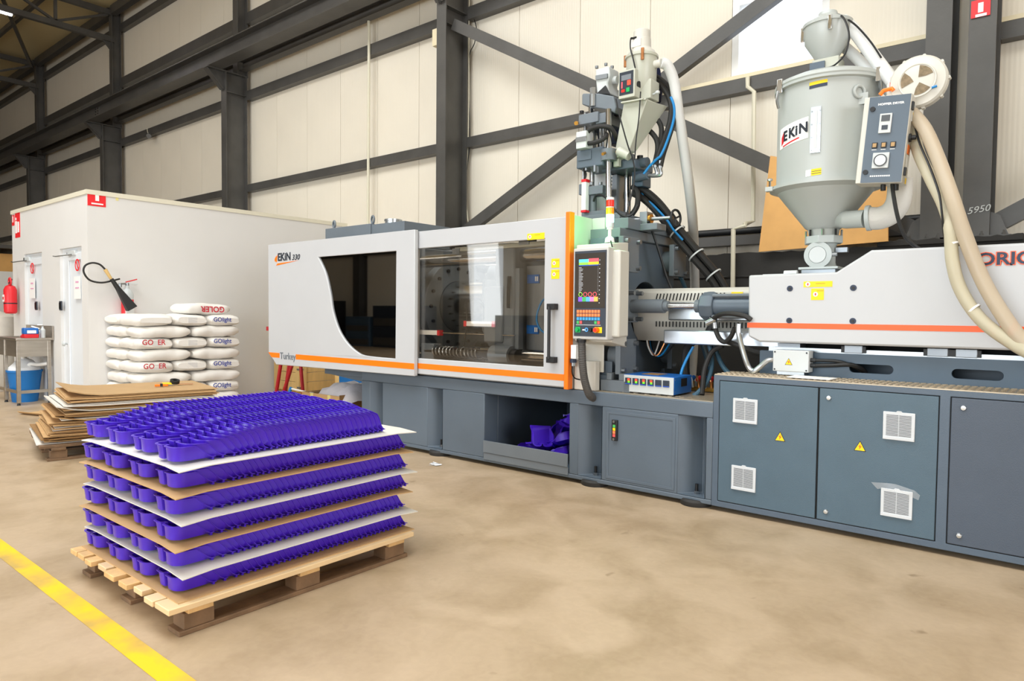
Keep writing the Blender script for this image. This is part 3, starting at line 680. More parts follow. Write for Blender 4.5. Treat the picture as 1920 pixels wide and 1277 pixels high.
M().box(-3.72, -3.52, 4.16, 4.19, 1.0, 1.46).obj('platen_rib', 'machine_mid', mc, bev=.02)
M().box(-3.501,-3.381,4.200,4.260,0.953,1.596).obj('mold_front_plate', 'machine_mid', mc, bev=.004)
M().box(-3.783,-3.654,4.240,4.290,1.112,1.517).obj('ejector_bracket', 'machine_mid', mc, bev=.02)
mo = M().box(-3.40, -3.22, 4.32, 5.1, .86, 1.62).obj('mold_half', 'steel_plate', mc, bev=.004)
M().box(-3.22, -3.0, 4.35, 5.1, .95, 1.60).obj('mold_half', 'machine_mid', mc, bev=.004)
for x_, z in ((-3.390, 1.514), (-3.390, 1.111)):
    c_ = M().box(x_, x_+.12, 4.31, 4.35, z-.035, z+.035).obj('counter_tag', 'box_blue', mc, bev=.003)
    for k in (0, 1): M().box(x_+.085+k*.018, x_+.095+k*.018, 4.305, 4.31, z-.018, z+.018).obj('tag_mark', 'white', c_)
M().tube([(-3.10, 4.30, 1.38), (-3.2, 4.27, 1.34), (-3.25, 4.26, 1.2), (-3.2, 4.27, 1.10), (-3.08, 4.3, 1.06)], .008, 6).obj('cooling_hose', 'hose_blue', mc)
M().tube([(-3.12, 4.30, 1.36), (-3.11, 4.27, 1.2), (-3.06, 4.27, .98), (-3.0, 4.28, .88)], .008, 6).obj('cooling_hose', 'copper', mc)
M().tube([(-3.45, 4.16, 1.53), (-3.44, 4.14, 1.4), (-3.44, 4.14, 1.28)], .014, 6).obj('lever', 'black', mc)
tr = M().box(-3.92, -3.62, 4.15, 4.19, 1.13, 1.17).obj('linear_sensor', 'white', mc, bev=.003)
for x in (-3.93, -3.62): M().box(x, x+.03, 4.147, 4.193, 1.127, 1.173).obj('sensor_end', 'red', tr)
tr = M().box(-4.6, -4.23, 4.15, 4.19, 1.045, 1.085).obj('linear_sensor', 'white', mc, bev=.003)
M().box(-4.245, -4.215, 4.147, 4.193, 1.042, 1.088).obj('sensor_end', 'red', tr)
M().cyl((-4.22, 4.17, 1.065), (-3.4, 4.17, 1.065), .005, n=6).obj('sensor_rod', 'chrome', mc)
M().tube([(-3.90, 4.16, 1.16), (-3.9, 4.16, 1.32), (-3.82, 4.17, 1.36), (-3.74, 4.18, 1.30), (-3.74, 4.18, 1.18)], .009, 6).obj('sensor_cable', 'black', mc)
M().tube([(-3.90, 4.16, 1.13), (-3.95, 4.18, 1.0), (-4.05, 4.25, .85)], .008, 6).obj('sensor_cable', 'black', mc)
sp = []
for i in range(150): a = i*.55; sp.append((-4.3+.55*i/150, 4.17+.045*math.cos(a), .905+.045*math.sin(a)))
M().tube(sp, .006, 5, curve=False).obj('spring', 'steel', mc)
M().cyl((-4.4, 4.17, .905), (-3.4, 4.17, .905), .032, n=14).obj('ejector_rod', 'black', mc)
M().cyl((-3.62, 4.17, .905), (-3.42, 4.17, .905), .075, n=20).obj('tie_bar_bush', 'machine_mid', mc)
M().cyl((-3.42, 4.17, .905), (-3.36, 4.17, .905), .05, n=20).obj('tie_bar_nut', 'black', mc)
M().box(-4.44, -4.28, 4.14, 4.24, .82, .97).obj('tie_bar_bracket', 'machine_mid', mc, bev=.008)
rl = M().box(-4.05, -2.86, 4.16, 4.24, 1.755, 1.79).obj('door_rail', 'cream_paint', mc)
M().box(-4.07, -3.99, 4.15, 4.25, 1.73, 1.78).box(-3.35, -3.25, 4.15, 4.25, 1.77, 1.82).obj('rail_roller', 'steel', rl)
M().box(-3.25, -2.9, 4.3, 4.6, 1.72, 1.80).obj('rail_cover', 'steel_plate', mc)
M().box(-4.45, -2.86, 4.14, 5.36, .69, .70).obj('drip_tray', 'steel_plate', mc)

# ---- fixed platen with nozzle hole and tie-bar blocks
g = M(); cy, cz, cr = 4.82, 1.26, .235
cc = [(cy+cr*math.cos(2*PI*i/28), cz+cr*math.sin(2*PI*i/28)) for i in range(28)]
g.plate([(4.30, .78), (5.30, .78), (5.30, 1.80), (4.30, 1.80)], [cc], 'x', -2.79, -2.60)
fp = g.obj('fixed_platen', 'machine_grey', mc, bev=.006)
M().box(-2.83, -2.56, 4.34, 5.30, 1.80, 1.87).obj('platen_head', 'machine_mid', mc, bev=.005)
M().box(-3.20, -2.54, 4.42, 5.28, 1.87, 1.95).obj('head_beam', 'machine_mid', mc, bev=.005)
M().lathe([(cr-.01, 0), (cr-.07, .14)], (-2.75, cy, cz), 28, 'x', cap=False).obj('nozzle_well', 'gap_black', fp)
M().box(-2.80, -2.57, 4.22, 4.50, .685, .80).box(-2.80, -2.55, 4.24, 4.40, .74, .90).obj('platen_foot', 'machine_grey', mc, bev=.006)
M().box(-2.80, -2.57, 5.1, 5.32, .685, .80).obj('platen_foot', 'machine_grey', mc, bev=.006)
for yy, zz in ((4.36, 1.67), (5.15, 1.675), (4.34, .935), (5.15, .93)):
    t_ = M().cyl((-2.60, yy, zz), (-2.51, yy, zz), .085, n=24).obj('tie_bar_nut', 'machine_mid', mc)
    M().box(-2.515, -2.475, yy-.115, yy+.115, zz-.125, zz+.125).obj('lock_plate', 'machine_mid', t_, bev=.003)
    for a in (-1, 1):
        for b_ in (-1, 1): M().cyl((-2.475, yy+a*.085, zz+b_*.095), (-2.445, yy+a*.085, zz+b_*.095), .017, n=12).obj('cap_screw', 'steel_plate', t_)
# ---- terminal (control panel)
TX0, TX1 = -2.711, -2.428; TZ0, TZ1 = 1.062, 1.694
tm = M().box(TX0, TX1, 3.97, 4.06, TZ0, TZ1).obj('control_terminal', 'sheet_pale', mc, bev=.008)
def tu(u): return TX0+(TX1-TX0)*u
def tv(v): return TZ1-(TZ1-TZ0)*v
def tb(nm, m, u0, u1, v0, v1, d0=.004, d1=.0, **k): return M().box(tu(u0), tu(u1), 3.97-d0, 3.97-d1, tv(v1), tv(v0)).obj(nm, m, tm, **k)
tb('bezel', 'panel_slate', .05, .955, .035, .965, .003)
tb('screen', 'screen', .075, .93, .06, .655, .005, .003)
tb('screen_tile', 'scr_cyan', .18, .46, .125, .158, .006, .005); tb('screen_tile', 'scr_red', .46, .745, .120, .158, .006, .005)
tb('screen_tile', 'scr_green', .18, .46, .158, .186, .006, .005); tb('screen_tile', 'scr_yellow', .46, .745, .158, .186, .006, .005)
tb('screen_tile', 'digit_blue', .18, .745, .188, .197, .006, .005)
for i, c in enumerate(('scr_violet', 'key_green', 'scr_blue', 'scr_pink', 'scr_orange')): tb('screen_tile', c, .175+i*.112, .175+(i+1)*.112, .535, .585, .006, .005)
for i, c in enumerate(('scr_green', 'scr_red', 'scr_red', 'scr_red')):
    M().ring((tu(.235+i*.137), 3.9645, tv(.508)), (0, 1, 0), .012, .016, .001, 18).obj('gauge_ring', c, tm)
gg = M()
for i in range(17): gg.box(tu(.18), tu(.18+random.uniform(.05, .13)), 3.964, 3.965, tv(.215+i*.0165)-.0015, tv(.215+i*.0165)+.0012).box(tu(.725), tu(.735), 3.964, 3.965, tv(.215+i*.0165)-.001, tv(.215+i*.0165)+.001)
for i in range(11): gg.box(tu(.765), tu(.785), 3.964, 3.965, tv(.14+i*.046)-.003, tv(.14+i*.046)+.002)
gg.obj('screen_text', 'scr_text', tm)['kind'] = 'stuff'
for r_, row in enumerate(('oooooooo', 'oooooooo', 'bbbbbbbb', 'gr    gr')):
    for k_, ch in enumerate(row):
        if ch != ' ':
            u = .135+k_*.085; v = .677+r_*.040
            tb('key', {'o': 'key_orange', 'b': 'key_blue', 'g': 'key_green', 'r': 'key_red'}[ch], u, u+.068, v, v+.032, .007, .003)
tb('divider_line', 'grey_plastic', .11, .82, .838, .844, .005, .003)
tb('button_base', 'btn_green', .10, .24, .862, .925, .006, .003); tb('button_base', 'yellow', .66, .86, .862, .925, .006, .003)
def btn(u, v, r, m, d): M().cyl((tu(u), 3.966, tv(v)), (tu(u), 3.966-d, tv(v)), r, r*.9, 18).obj('push_button', m, tm)
btn(.17, .893, .014, 'btn_green', .02); btn(.55, .893, .014, 'black', .018); btn(.73, .893, .019, 'orange', .03); btn(.73, .893, .014, 'lamp_red', .034)
tb('rfid_mark', 'white', .30, .40, .888, .902, .005, .003); M().ring((tu(.42), 3.964, tv(.893)), (0, 1, 0), .009, .014, .001).obj('rfid_mark', 'scr_blue', tm)
# terminal rear casing, profile seen from the right
XR = -2.448
cs = M().prism([(4.06, 1.727), (4.27, 1.748), (4.27, 1.005), (4.06, 1.046)], 'x', XR-.30, XR).obj('terminal_casing', 'cream_white', mc, bev=.006)
M().box(TX1-.02, TX1+.055, 4.03, 4.16, TZ0+.02, TZ1-.02).obj('terminal_shell', 'cream_white', mc, bev=.012)
M().box(XR, XR+.003, 4.17, 4.215, 1.347, 1.439).obj('grip_slot', 'vent_slot', cs)
# signal tower
sx_, sz_ = -2.499, 1.734
st = M().lathe([(.035, 0), (.03, .03), (.012, .045), (.012, .09), (.022, .092), (.022, .105)], (sx_, 4.10, sz_), 18).obj('signal_tower', 'white', mc)
for i, (m_, hh) in enumerate((('grey_plastic', .035), ('lamp_green', .055), ('lamp_amber', .045), ('white', .008), ('lamp_red', .045), ('white', .02))):
    z_ = sz_+.105+sum((.035, .055, .045, .008, .045, .02)[:i])
    M().cyl((sx_, 4.10, z_), (sx_, 4.10, z_+hh-.003), .027, n=20).obj('lamp_segment', m_, st)
gl_ = bpy.data.lights.new('signal_lamp_glow', 'POINT'); gl_.energy = 3.2; gl_.color = (.08, 1, .22); gl_.shadow_soft_size = .03
go_ = bpy.data.objects.new('signal_lamp_glow', gl_); C.objects.link(go_); go_.location = Vector((sx_-.02, 4.06, sz_+.17))
M().tube([(sx_+.02, 4.08, sz_+.01), (sx_+.05, 4.05, sz_-.03), (sx_+.055, 4.07, sz_-.10), (sx_+.05, 4.10, sz_-.19)], .005, 6).obj('tower_cable', 'black', mc)
# arm hose, relay box, white plates beneath the terminal
M().tube([(-2.656,4.000,1.062), (-2.651,4.000,1.010), (-2.644,4.000,0.898), (-2.638,4.020,0.777), (-2.627,4.060,0.677), (-2.637,4.140,0.635)], .027, 14, k=10).obj('corrugated_conduit', 'conduit', mc)
cr_ = M()
pp = catmull([(-2.651,4.000,1.028), (-2.644,4.000,0.898), (-2.638,4.020,0.777), (-2.627,4.060,0.677), (-2.638,4.120,0.644)], 9)
for i in range(0, len(pp)-1): cr_.torus(pp[i], pp[i+1]-pp[i], .026, .003, 14, 5)
cr_.obj('conduit_ribs', 'conduit', mc)['kind'] = 'stuff'
M().lathe([(.034, 0), (.036, .02), (.03, .03)], (-2.656,4.000,1.039), 16).obj('conduit_gland', 'black', mc)
rb = M().box(-2.786, -2.740, 4.06, 4.16, 0.916, 1.015).obj('limit_switch', 'white', mc, bev=.003)
M().cyl((-2.783,4.090,0.913), (-2.782,4.090,0.886), .024, n=14).obj('gland', 'ink_navy', rb); M().cyl((-2.782,4.090,0.886), (-2.782,4.090,0.863), .017, n=12).obj('gland_nut', 'steel', rb)
for dx in (0, 2): M().tube([(-2.791,4.090,0.863), (-2.790,4.090,0.808), (-2.773,4.100,0.774), (-2.740,4.120,0.763)], .005, 5).obj('switch_cable', 'black', rb)
M().box(-2.842, -2.598, 4.2, 4.215, 0.819, 1.041).obj('shield_plate', 'cream_white', mc, bev=.006)
M().box(-2.80, -2.62, 4.13, 4.19, .69, .90).obj('shield_foot', 'cream_white', mc, bev=.004)
M().box(-2.62, -2.38, 4.2, 4.38, .69, .77).box(-2.57, -2.53, 4.2, 4.36, .77, .82).box(-2.47, -2.43, 4.2, 4.36, .77, .82).obj('clamp_block', 'machine_mid', mc, bev=.004)

# ---- barrel cover, injection cylinder
bc = M().plate([(4.62, 1.24), (4.62, 1.405), (4.68, 1.435), (4.98, 1.435), (5.04, 1.40), (5.04, 1.14), (4.90, 1.04), (4.70, 1.04)], [], 'x', -2.62, -1.45).obj('barrel_cover', 'cream_white', mc, bev=.004)
zc_ = 1.405
gg = M()
for i in range(34): 
    x = -2.40+i*.027
    if abs(x+1.79) > .07 or i > 30: gg.bar((x-.006, 4.617, 1.345), (x+.006, 4.617, 1.395), .004, .007, up=(1, 0, 0))
    gg.box(x-.003, x+.004, 4.612, 4.618, 1.15, 1.19)
gg.obj('cooling_slots', 'gap_black', bc)['kind'] = 'stuff'
M().box(-2.28, -1.45, 4.50, 4.61, 1.03, 1.13).box(-2.3, -1.45, 4.605, 4.625, 1.20, 1.33).obj('heat_shield', 'galv', mc, bev=.008)
sk = M().box(-1.83, -1.75, 4.612, 4.6165, 1.375, 1.40).obj('warning_sticker', 'yellow', bc)
M().box(-1.825, -1.77, 4.610, 4.6125, 1.355, 1.372).obj('print', 'black', sk)
YC, ZC = 4.47, 1.30
ic = M().cyl((-2.52, YC, ZC), (-2.26, YC, ZC), .05, n=24).obj('injection_cylinder', 'machine_mid', mc)
M().cyl((-2.26, YC, ZC), (-2.23, YC, ZC), .036, n=24).obj('rod_collar', 'machine_mid', ic)
M().cyl((-2.02, YC, ZC), (-1.98, YC, ZC), .045, n=24).obj('rod_collar', 'machine_mid', ic)
M().cyl((-2.23, YC, ZC), (-1.99, YC, ZC), .022, n=20).obj('piston_rod', 'chrome', ic)
M().lathe([(.06, 0), (.095, .02), (.10, .06), (.10, .09), (.09, .11)], (-1.985, YC, ZC), 8, 'x').obj('cylinder_head', 'machine_grey', ic, bev=.004)
M().cyl((-1.88, YC, ZC), (-1.45, YC, ZC), .068, n=24).obj('cylinder_tube', 'machine_grey', ic)
for a in (-1, 1): M().cyl((-1.88, YC-.055, ZC+a*.07), (-1.45, YC-.055, ZC+a*.07), .012, n=10).obj('tie_rod', 'machine_mid', ic)
M().box(-2.60, -2.52, 4.38, 4.56, 1.18, 1.42).obj('cylinder_bracket', 'machine_mid', ic, bev=.004)
for a in (-1, 1):
    for b_ in (-1, 1): M().cyl((-2.52, YC+a*.06, ZC+b_*.095), (-2.47, YC+a*.06, ZC+b_*.095), .016, n=10).obj('cap_screw', 'steel_plate', ic)
# wires below the nozzle
for i, m_ in enumerate(('white', 'copper', 'hose_blue', 'black')):
    M().tube([(-2.55, 4.75+i*.02, 1.10), (-2.50, 4.68+i*.03, 1.0-.02*i), (-2.47+i*.03, 4.72, .93), (-2.44+i*.06, 4.75, 1.04+.02*i)], .006, 5).obj('heater_wire', m_, mc)

# ---- injection unit cover
IY = 4.32
prof = [(-1.605, 1.494), (-1.085, 1.498), (-0.902, 1.617), (.9, 1.617), (.9, 1.071), (-1.525, 1.071), (-1.60, 1.105)]
iu = M().prism(prof, 'y', IY, 5.20).obj('injection_cover', 'sheet_white', mc, bev=.012)
M().box(-1.6045, .9, IY-.002, IY, 1.161, 1.193).obj('stripe', 'orange_deep', iu)
for px_ in ((1482,541), (1602,540), (1480,601), (1599,602)): pass
for p_ in ((-1.347,4.320,1.405), (-0.990,4.320,1.403), (-1.346,4.320,1.209), (-0.988,4.320,1.211)):
    M().cyl((p_[0], IY-.003, p_[2]), (p_[0], IY+.002, p_[2]), .018, n=16).obj('plug', 'ink_navy', iu); M().cyl((p_[0], IY-.006, p_[2]), (p_[0], IY-.003, p_[2]), .009, n=10).obj('plug', 'black', iu)
sticker(iu, -1.267, -1.104, 1.412, 1.446, IY)
sticker(iu, -1.222, -1.150, 1.334, 1.403, IY)
text('ORION', .088, 'lettering_outline', 'orange_deep', iu, (-0.402,4.317,1.512), bold=.006, sx=1.14, ext=.0005)
text('ORION', .088, 'lettering', 'ink_navy', iu, (-0.402,4.316,1.512), bold=.0022, sx=1.14, ext=.0005)
M().box(-1.56, -1.40, 4.45, 4.6, 1.494, 1.505).cyl((-1.44, 4.5, 1.51), (-1.36, 4.5, 1.51), .018, n=10).obj('cable_gland', 'grey_plastic', iu)
# bed with slots, rails and carriages
slots = []
for a, b_, zz in ((-1.019, -0.786, 0.932), (-0.504, -0.272, 0.931)):
    r_ = .026; s_ = [(a+r_+r_*math.cos(t), zz+r_*math.sin(t)) for t in [PI/2+PI*i/8 for i in range(9)]]+[(b_-r_+r_*math.cos(t), zz+r_*math.sin(t)) for t in [-PI/2+PI*i/8 for i in range(9)]]
    slots.append(s_)
M().plate([(-1.55, .86), (1.2, .86), (1.2, 1.015), (-1.55, 1.015)], slots, 'y', 4.40, 4.42).box(-1.55, 1.2, 4.42, 5.2, 1.0, 1.015).box(-1.55, -1.53, 4.42, 5.2, .86, 1.0).box(-1.55, 1.2, 4.7, 4.72, .86, 1.0).obj('injection_bed', 'machine_blue', mc, bev=.003)
M().box(-1.5, 1.0, 4.42, 4.46, 1.015, 1.04).obj('slide_rail', 'steel', mc)
M().box(-1.6, 1.0, 4.55, 5.1, 1.03, 1.08).obj('slide_plate', 'gap_black', mc)
for x in (-1.001, -0.574, -0.440):
    c_ = M().box(x-.05, x+.05, 4.405, 4.48, 1.02, 1.066).obj('rail_carriage', 'steel_plate', mc, bev=.003)
    for d in (-.058, .058): M().box(x+d-.009, x+d+.009, 4.407, 4.47, 1.022, 1.06).obj('carriage_cap', 'black', c_)
M().box(-1.448, -1.311, 4.43, 4.6, 1.015, 1.065).obj('bed_stop', 'steel_plate', mc)
# junction box
J0, J1 = -1.433, -1.221; JZ0, JZ1 = 0.896, 1.027
jb = M().box(J0, J1, 4.30, 4.39, JZ0, JZ1).obj('junction_box', 'grey_plastic', mc, bev=.004)
for x in (J0+.012, J1-.012):
    for z in (JZ0+.012, JZ1-.012): M().cyl((x, 4.30, z), (x, 4.297, z), .005, n=8).obj('screw', 'black', jb)
def triangle(parent, x, z, s, y):
    t_ = M().prism([(x-s, z-s*.9), (x+s, z-s*.9), (x, z+s*.95)], 'y', y-.0015, y).obj('warning_triangle', 'black', parent)
    k = .84; M().prism([(x-s*k, z-s*.8), (x+s*k, z-s*.8), (x, z+s*.76)], 'y', y-.0025, y-.0015).obj('triangle_face', 'yellow', t_)
    M().prism([(x+.004, z+s*.35), (x-.008, z-s*.1), (x-.001, z-s*.12), (x-.004, z-s*.6), (x+.009, z-s*.02), (x+.001, z)], 'y', y-.0035, y-.0025).obj('bolt_symbol', 'orange_deep', t_)
triangle(jb, -1.337, 0.958, .022, 4.30)
for dz, m_ in ((.05, 'black'), (.018, 'black')):
    M().cyl((J1, 4.34, JZ0+.025+dz), (J1+.03, 4.34, JZ0+.025+dz), .013, n=10).obj('gland', 'black', jb)
M().tube([(J1+.02, 4.34, JZ0+.075), (-1.090,4.360,0.971), (-1.021,4.380,0.955), (-0.978,4.450,0.925), (-0.930,4.500,0.883)], .010, 8).obj('cable', 'black', jb)
M().tube([(J1+.02, 4.34, JZ0+.043), (-1.104,4.360,0.945), (-1.007,4.380,0.952), (-0.955,4.450,0.923), (-0.944,4.500,0.882)], .013, 8).obj('cable', 'black', jb)
M().box(J0+.02, J1-.03, 4.32, 4.39, .875, JZ0).obj('box_foot', 'steel', jb)

# ---- electric cabinet
cab = M().box(-1.74, 1.4, BY+.006, 4.42, .03, .862).obj('cabinet_body', 'cabinet_frame', mc)
M().plate([(-1.74, .03), (1.4, .03), (1.4, .862), (-1.74, .862)], [[(-1.702, .066), (-.52, .066), (-.52, .830), (-1.702, .830)], [(-.473, .066), (.62, .066), (.62, .830), (-.473, .830)]], 'y', BY, BY+.02).obj('cabinet_face', 'cabinet_frame', cab, bev=.003)
M().box(-1.702, -.52, BY+.004, BY+.0065, .066, .83).box(-.473, .62, BY+.004, BY+.0065, .066, .83).obj('door_gap', 'gap_black', cab)
doors = []
for (a, b_, m_) in ((-1.698, -1.1165, 'cabinet_grey'), (-1.1065, -.5245, 'cabinet_grey'), (-.468, .08, 'cabinet_dark'), (.09, .615, 'cabinet_dark')):
    doors.append(M().box(a, b_, BY-.003, BY+.004, .071, .826).obj('cabinet_door', m_, mc, bev=.003))
M().box(-1.735, 1.4, BY, 4.40, .862, .868).obj('tread_plate', 'tread', mc)
gg = M(); random.seed(5)
for i in range(90): 
    x = -1.72+i*.034
    for j in range(4): gg.bar((x-.010, BY+.03+j*.07, .8695), (x+.010, BY+.05+j*.07, .8695), .008, .004)
gg.obj('tread_pattern', 'tread', mc)['kind'] = 'stuff'
M().box(-1.6, 1.4, 4.3, 4.41, 0, .03).obj('cabinet_plinth', 'black', mc)
def vent(par, x, z, s=.151):
    v_ = M().box(x, x+s, BY-.012, BY-.003, z, z+s).obj('vent_grille', 'vent_white', par, bev=.003)
    M().box(x+.002, x+s-.002, BY-.016, BY-.012, z+.003, z+.016).obj('grille_rim', 'vent_white', v_)
    M().prism([(x+s*.4, z+s), (x+s*.6, z+s), (x+s*.56, z+s+.006), (x+s*.44, z+s+.006)], 'y', BY-.012, BY-.003).obj('grille_tab', 'vent_white', v_)
    for k in range(15):
        zz = z+.024+k*.0077
        M().box(x+.016, x+s/2-.002, BY-.0135, BY-.012, zz, zz+.003).box(x+s/2+.002, x+s-.016, BY-.0135, BY-.012, zz, zz+.003).obj('slot', 'vent_slot', v_)
    return v_
vent(doors[0], -1.609, .577); vent(doors[0], -1.610, .160); vent(doors[1], -.778, .576); vent(doors[1], -.778, .158)
triangle(doors[0], -1.322, .522, .031, BY-.003); triangle(doors[1], -.889, .521, .031, BY-.003)
for par, ps in ((doors[1], ((-1.057, .774), (-1.057, .122))), (doors[2], ((-.416, .777), (-.416, .121)))):
    for x, z in ps:
        M().lathe([(.0145, .0), (.0145, -.004), (.011, -.009), (.0, -.010)], (x, BY-.003, z), 18, 'y').obj('quarter_turn_lock', 'chrome', par)
tag(M().add([(-0.828,4.120,0.331), (-0.743,4.110,0.341), (-0.706,4.120,0.339), (-0.617,4.110,0.322), (-0.593,4.120,0.299), (-0.600,4.120,0.272), (-0.652,4.100,0.295), (-0.755,4.110,0.313), (-0.795,4.120,0.298)], [(0, 1, 7, 8), (1, 2, 6, 7), (2, 3, 6), (3, 4, 5, 6)]).obj('plastic_wrap', 'plastic_film'), 'torn clear film stuck on the lower right vent grille', 'film')
# paper sheets on the cabinet top
for i, (a, lb) in enumerate((([(1477,704), (1480,701), (1545,705), (1560,709), (1556,713), (1500,711)], 'white paper sheets lying on the cabinet top edge'),)):
    pass
pb = M().add([(-1.30, 4.15, .874), (-1.06, 4.145, .874), (-1.05, 4.26, .876), (-1.29, 4.28, .876), (-1.30, 4.15, .877), (-1.06, 4.145, .877), (-1.05, 4.26, .880), (-1.29, 4.28, .880)], [(0, 1, 2, 3), (4, 5, 6, 7), (0, 1, 5, 4), (1, 2, 6, 5), (2, 3, 7, 6), (3, 0, 4, 7)])
tag(pb.obj('paper_sheets', 'white'), 'white paper sheets lying on the cabinet top beside junction box', 'paper')

# ---- blue temperature controller on the deck
A_ = (-2.423,4.183,0.700); 
tx0, ty0 = -2.422, 4.184
tc_ = thing('temperature_controller', 'blue and white temperature controller box standing on the machine deck', 'controller', (-2.2, 4.32, .69))
cx0, cx1 = -2.431, -2.047; cz0, cz1 = 0.700, 0.820
M().box(cx0+.004, cx1-.002, 4.20, 4.205, cz0, cz1-.004).obj('front_plate', 'grey_plastic', tc_)
M().box(cx0, cx1, 4.205, 4.48, cz0, cz1).obj('case', 'box_blue', tc_, bev=.004)
M().box(cx1-.0005, cx1+.0015, 4.31, 4.40, cz0+.05, cz0+.105).obj('side_opening', 'gap_black', tc_)
for k in range(4): M().cyl((cx0+.04 if k % 2 else cx1-.04, 4.23 if k < 2 else 4.45, .690), (cx0+.04 if k % 2 else cx1-.04, 4.23 if k < 2 else 4.45, cz0), .010, n=10).obj('foot', 'rubber', tc_)
for k in range(4): M().cyl((cx1, 4.22 if k % 2 else 4.465, cz0+.02 if k < 2 else cz1-.02), (cx1+.002, 4.22 if k % 2 else 4.465, cz0+.02 if k < 2 else cz1-.02), .004, n=8).obj('screw', 'steel', tc_)
w_ = (cx1-cx0); 
for k in range(6):
    x = cx0+w_*(.045+k*.151)
    d_ = M().box(x, x+w_*.118, 4.192, 4.20, cz0+.050, cz0+.096).obj('display_module', 'digit', tc_, bev=.002)
    if k < 4:
        M().box(x+w_*.055, x+w_*.098, 4.190, 4.192, cz0+.076, cz0+.091).obj('red_digits', 'digit_red', d_); M().box(x+w_*.06, x+w_*.098, 4.190, 4.192, cz0+.063, cz0+.075).obj('green_digits', 'digit_green', d_)
    for q in range(4): M().box(x+.004+q*.0115, x+.012+q*.0115, 4.190, 4.192, cz0+.052, cz0+.058).obj('button', 'digit_blue', d_)
M().box(cx0+.10, cx0+.23, 4.28, 4.42, cz1, cz1+.002).obj('top_label', 'cardboard_dark', tc_)

# ------------------------------------------------------------------ hopper dryer
HY = 4.75; HX = -1.271
hd = thing('hopper_dryer', 'large cream hopper dryer with conical bottom standing on the injection unit', 'hopper dryer', (HX, HY, 1.498))
z_pl = 1.555; z_fl0 = 1.709; z_fl1 = 1.757; z_c0 = 1.799; z_c1 = 2.071; z_t = 2.737
HB = HX-.005
M().box(HB-.105, HB+.105, HY-.105, HY+.105, 1.498, z_pl-.015).obj('base_block', 'steel_plate', hd, bev=.003)
M().box(HB-.12, HB+.12, HY-.115, HY+.115, z_pl-.015, z_pl).obj('base_plate', 'dryer_cast', hd, bev=.003)
th = M().lathe([(.085, 0), (.075, .03), (.075, z_fl0-z_pl-.02), (.085, z_fl0-z_pl)], (HB, HY, z_pl), 28).obj('feed_throat', 'dryer_cast', hd)
zs_ = (z_pl+z_fl0)/2
sgl = M().lathe([(.085, 0), (.085, -.03), (.055, -.035), (.055, -.03), (0, -.03)], (HB-.005, HY-.075, zs_), 32, 'y').obj('sight_glass', 'dryer_cast', th)
M().cyl((HB-.005, HY-.11, zs_), (HB-.005, HY-.112, zs_), .052, n=28).obj('lens', 'grey_plastic', sgl)
M().cyl((HB+.08, HY-.09, zs_), (HB+.11, HY-.09, zs_), .014, n=10).obj('hinge_knob', 'steel', sgl)
M().box(HB+.08, HB+.15, HY-.02, HY+.02, z_fl0-.06, z_fl0-.03).obj('slide_gate', 'steel_plate', th)
M().lathe([(.10, 0), (.118, 0), (.118, z_fl1-z_fl0), (.09, z_fl1-z_fl0)], (HB, HY, z_fl0), 8).obj('flange', 'dryer_cast', hd, bev=.004)
M().lathe([(.088, 0), (.095, z_c0-z_fl1)], (HB, HY, z_fl1), 28).obj('neck', 'dryer_paint', hd)
for k in range(8):
    a = 2*PI*k/8+.2; M().cyl((HB+.106*math.cos(a), HY+.106*math.sin(a), z_fl1), (HB+.106*math.cos(a), HY+.106*math.sin(a), z_fl1+.04), .007, n=8).obj('flange_bolt', 'black' if k % 2 else 'steel', hd)
HR = .302
M().lathe([(.095, z_c0), (.115, z_c0+.015), (HR-.015, z_c1-.03), (HR+.035, z_c1-.012), (HR+.035, z_c1)], (HB, HY, 0), 56).obj('cone', 'dryer_paint', hd)
M().lathe([(HR, z_c1), (HR+.03, z_c1), (HR+.03, z_c1+.012), (HR, z_c1+.014), (HR, z_t-.05), (HR+.022, z_t-.045), (HR+.022, z_t-.03)], (HX, HY, 0), 64).obj('drum', 'dryer_paint', hd)
M().lathe([(HR+.018, -.03), (HR+.024, -.02), (HR+.02, .0), (HR-.05, .03), (.12, .055), (.10, .06)], (HX, HY, z_t), 64).obj('lid', 'dryer_paint', hd)
def on_drum(px_ang, r=HR): return (HX+r*math.sin(px_ang), HY-r*math.cos(px_ang))
def drum_patch(name, m, a0, a1, z0, z1, parent, d=.002, n=8, dz=0):
    vs = []; fs = []
    for i in range(n+1):
        a = a0+(a1-a0)*i/n; q = dz*i/n
        for rr, z in ((HR, z0), (HR+d, z0), (HR+d, z1), (HR, z1)): p = on_drum(a, rr); vs.append((p[0], p[1], z+q))
    for i in range(n):
        for k in range(4): fs.append((4*i+k, 4*i+4+k, 4*i+4+(k+1) % 4, 4*i+(k+1) % 4))
    fs += [(0, 1, 2, 3), (4*n+3, 4*n+2, 4*n+1, 4*n)]
    return M().add(vs, fs).obj(name, m, parent)
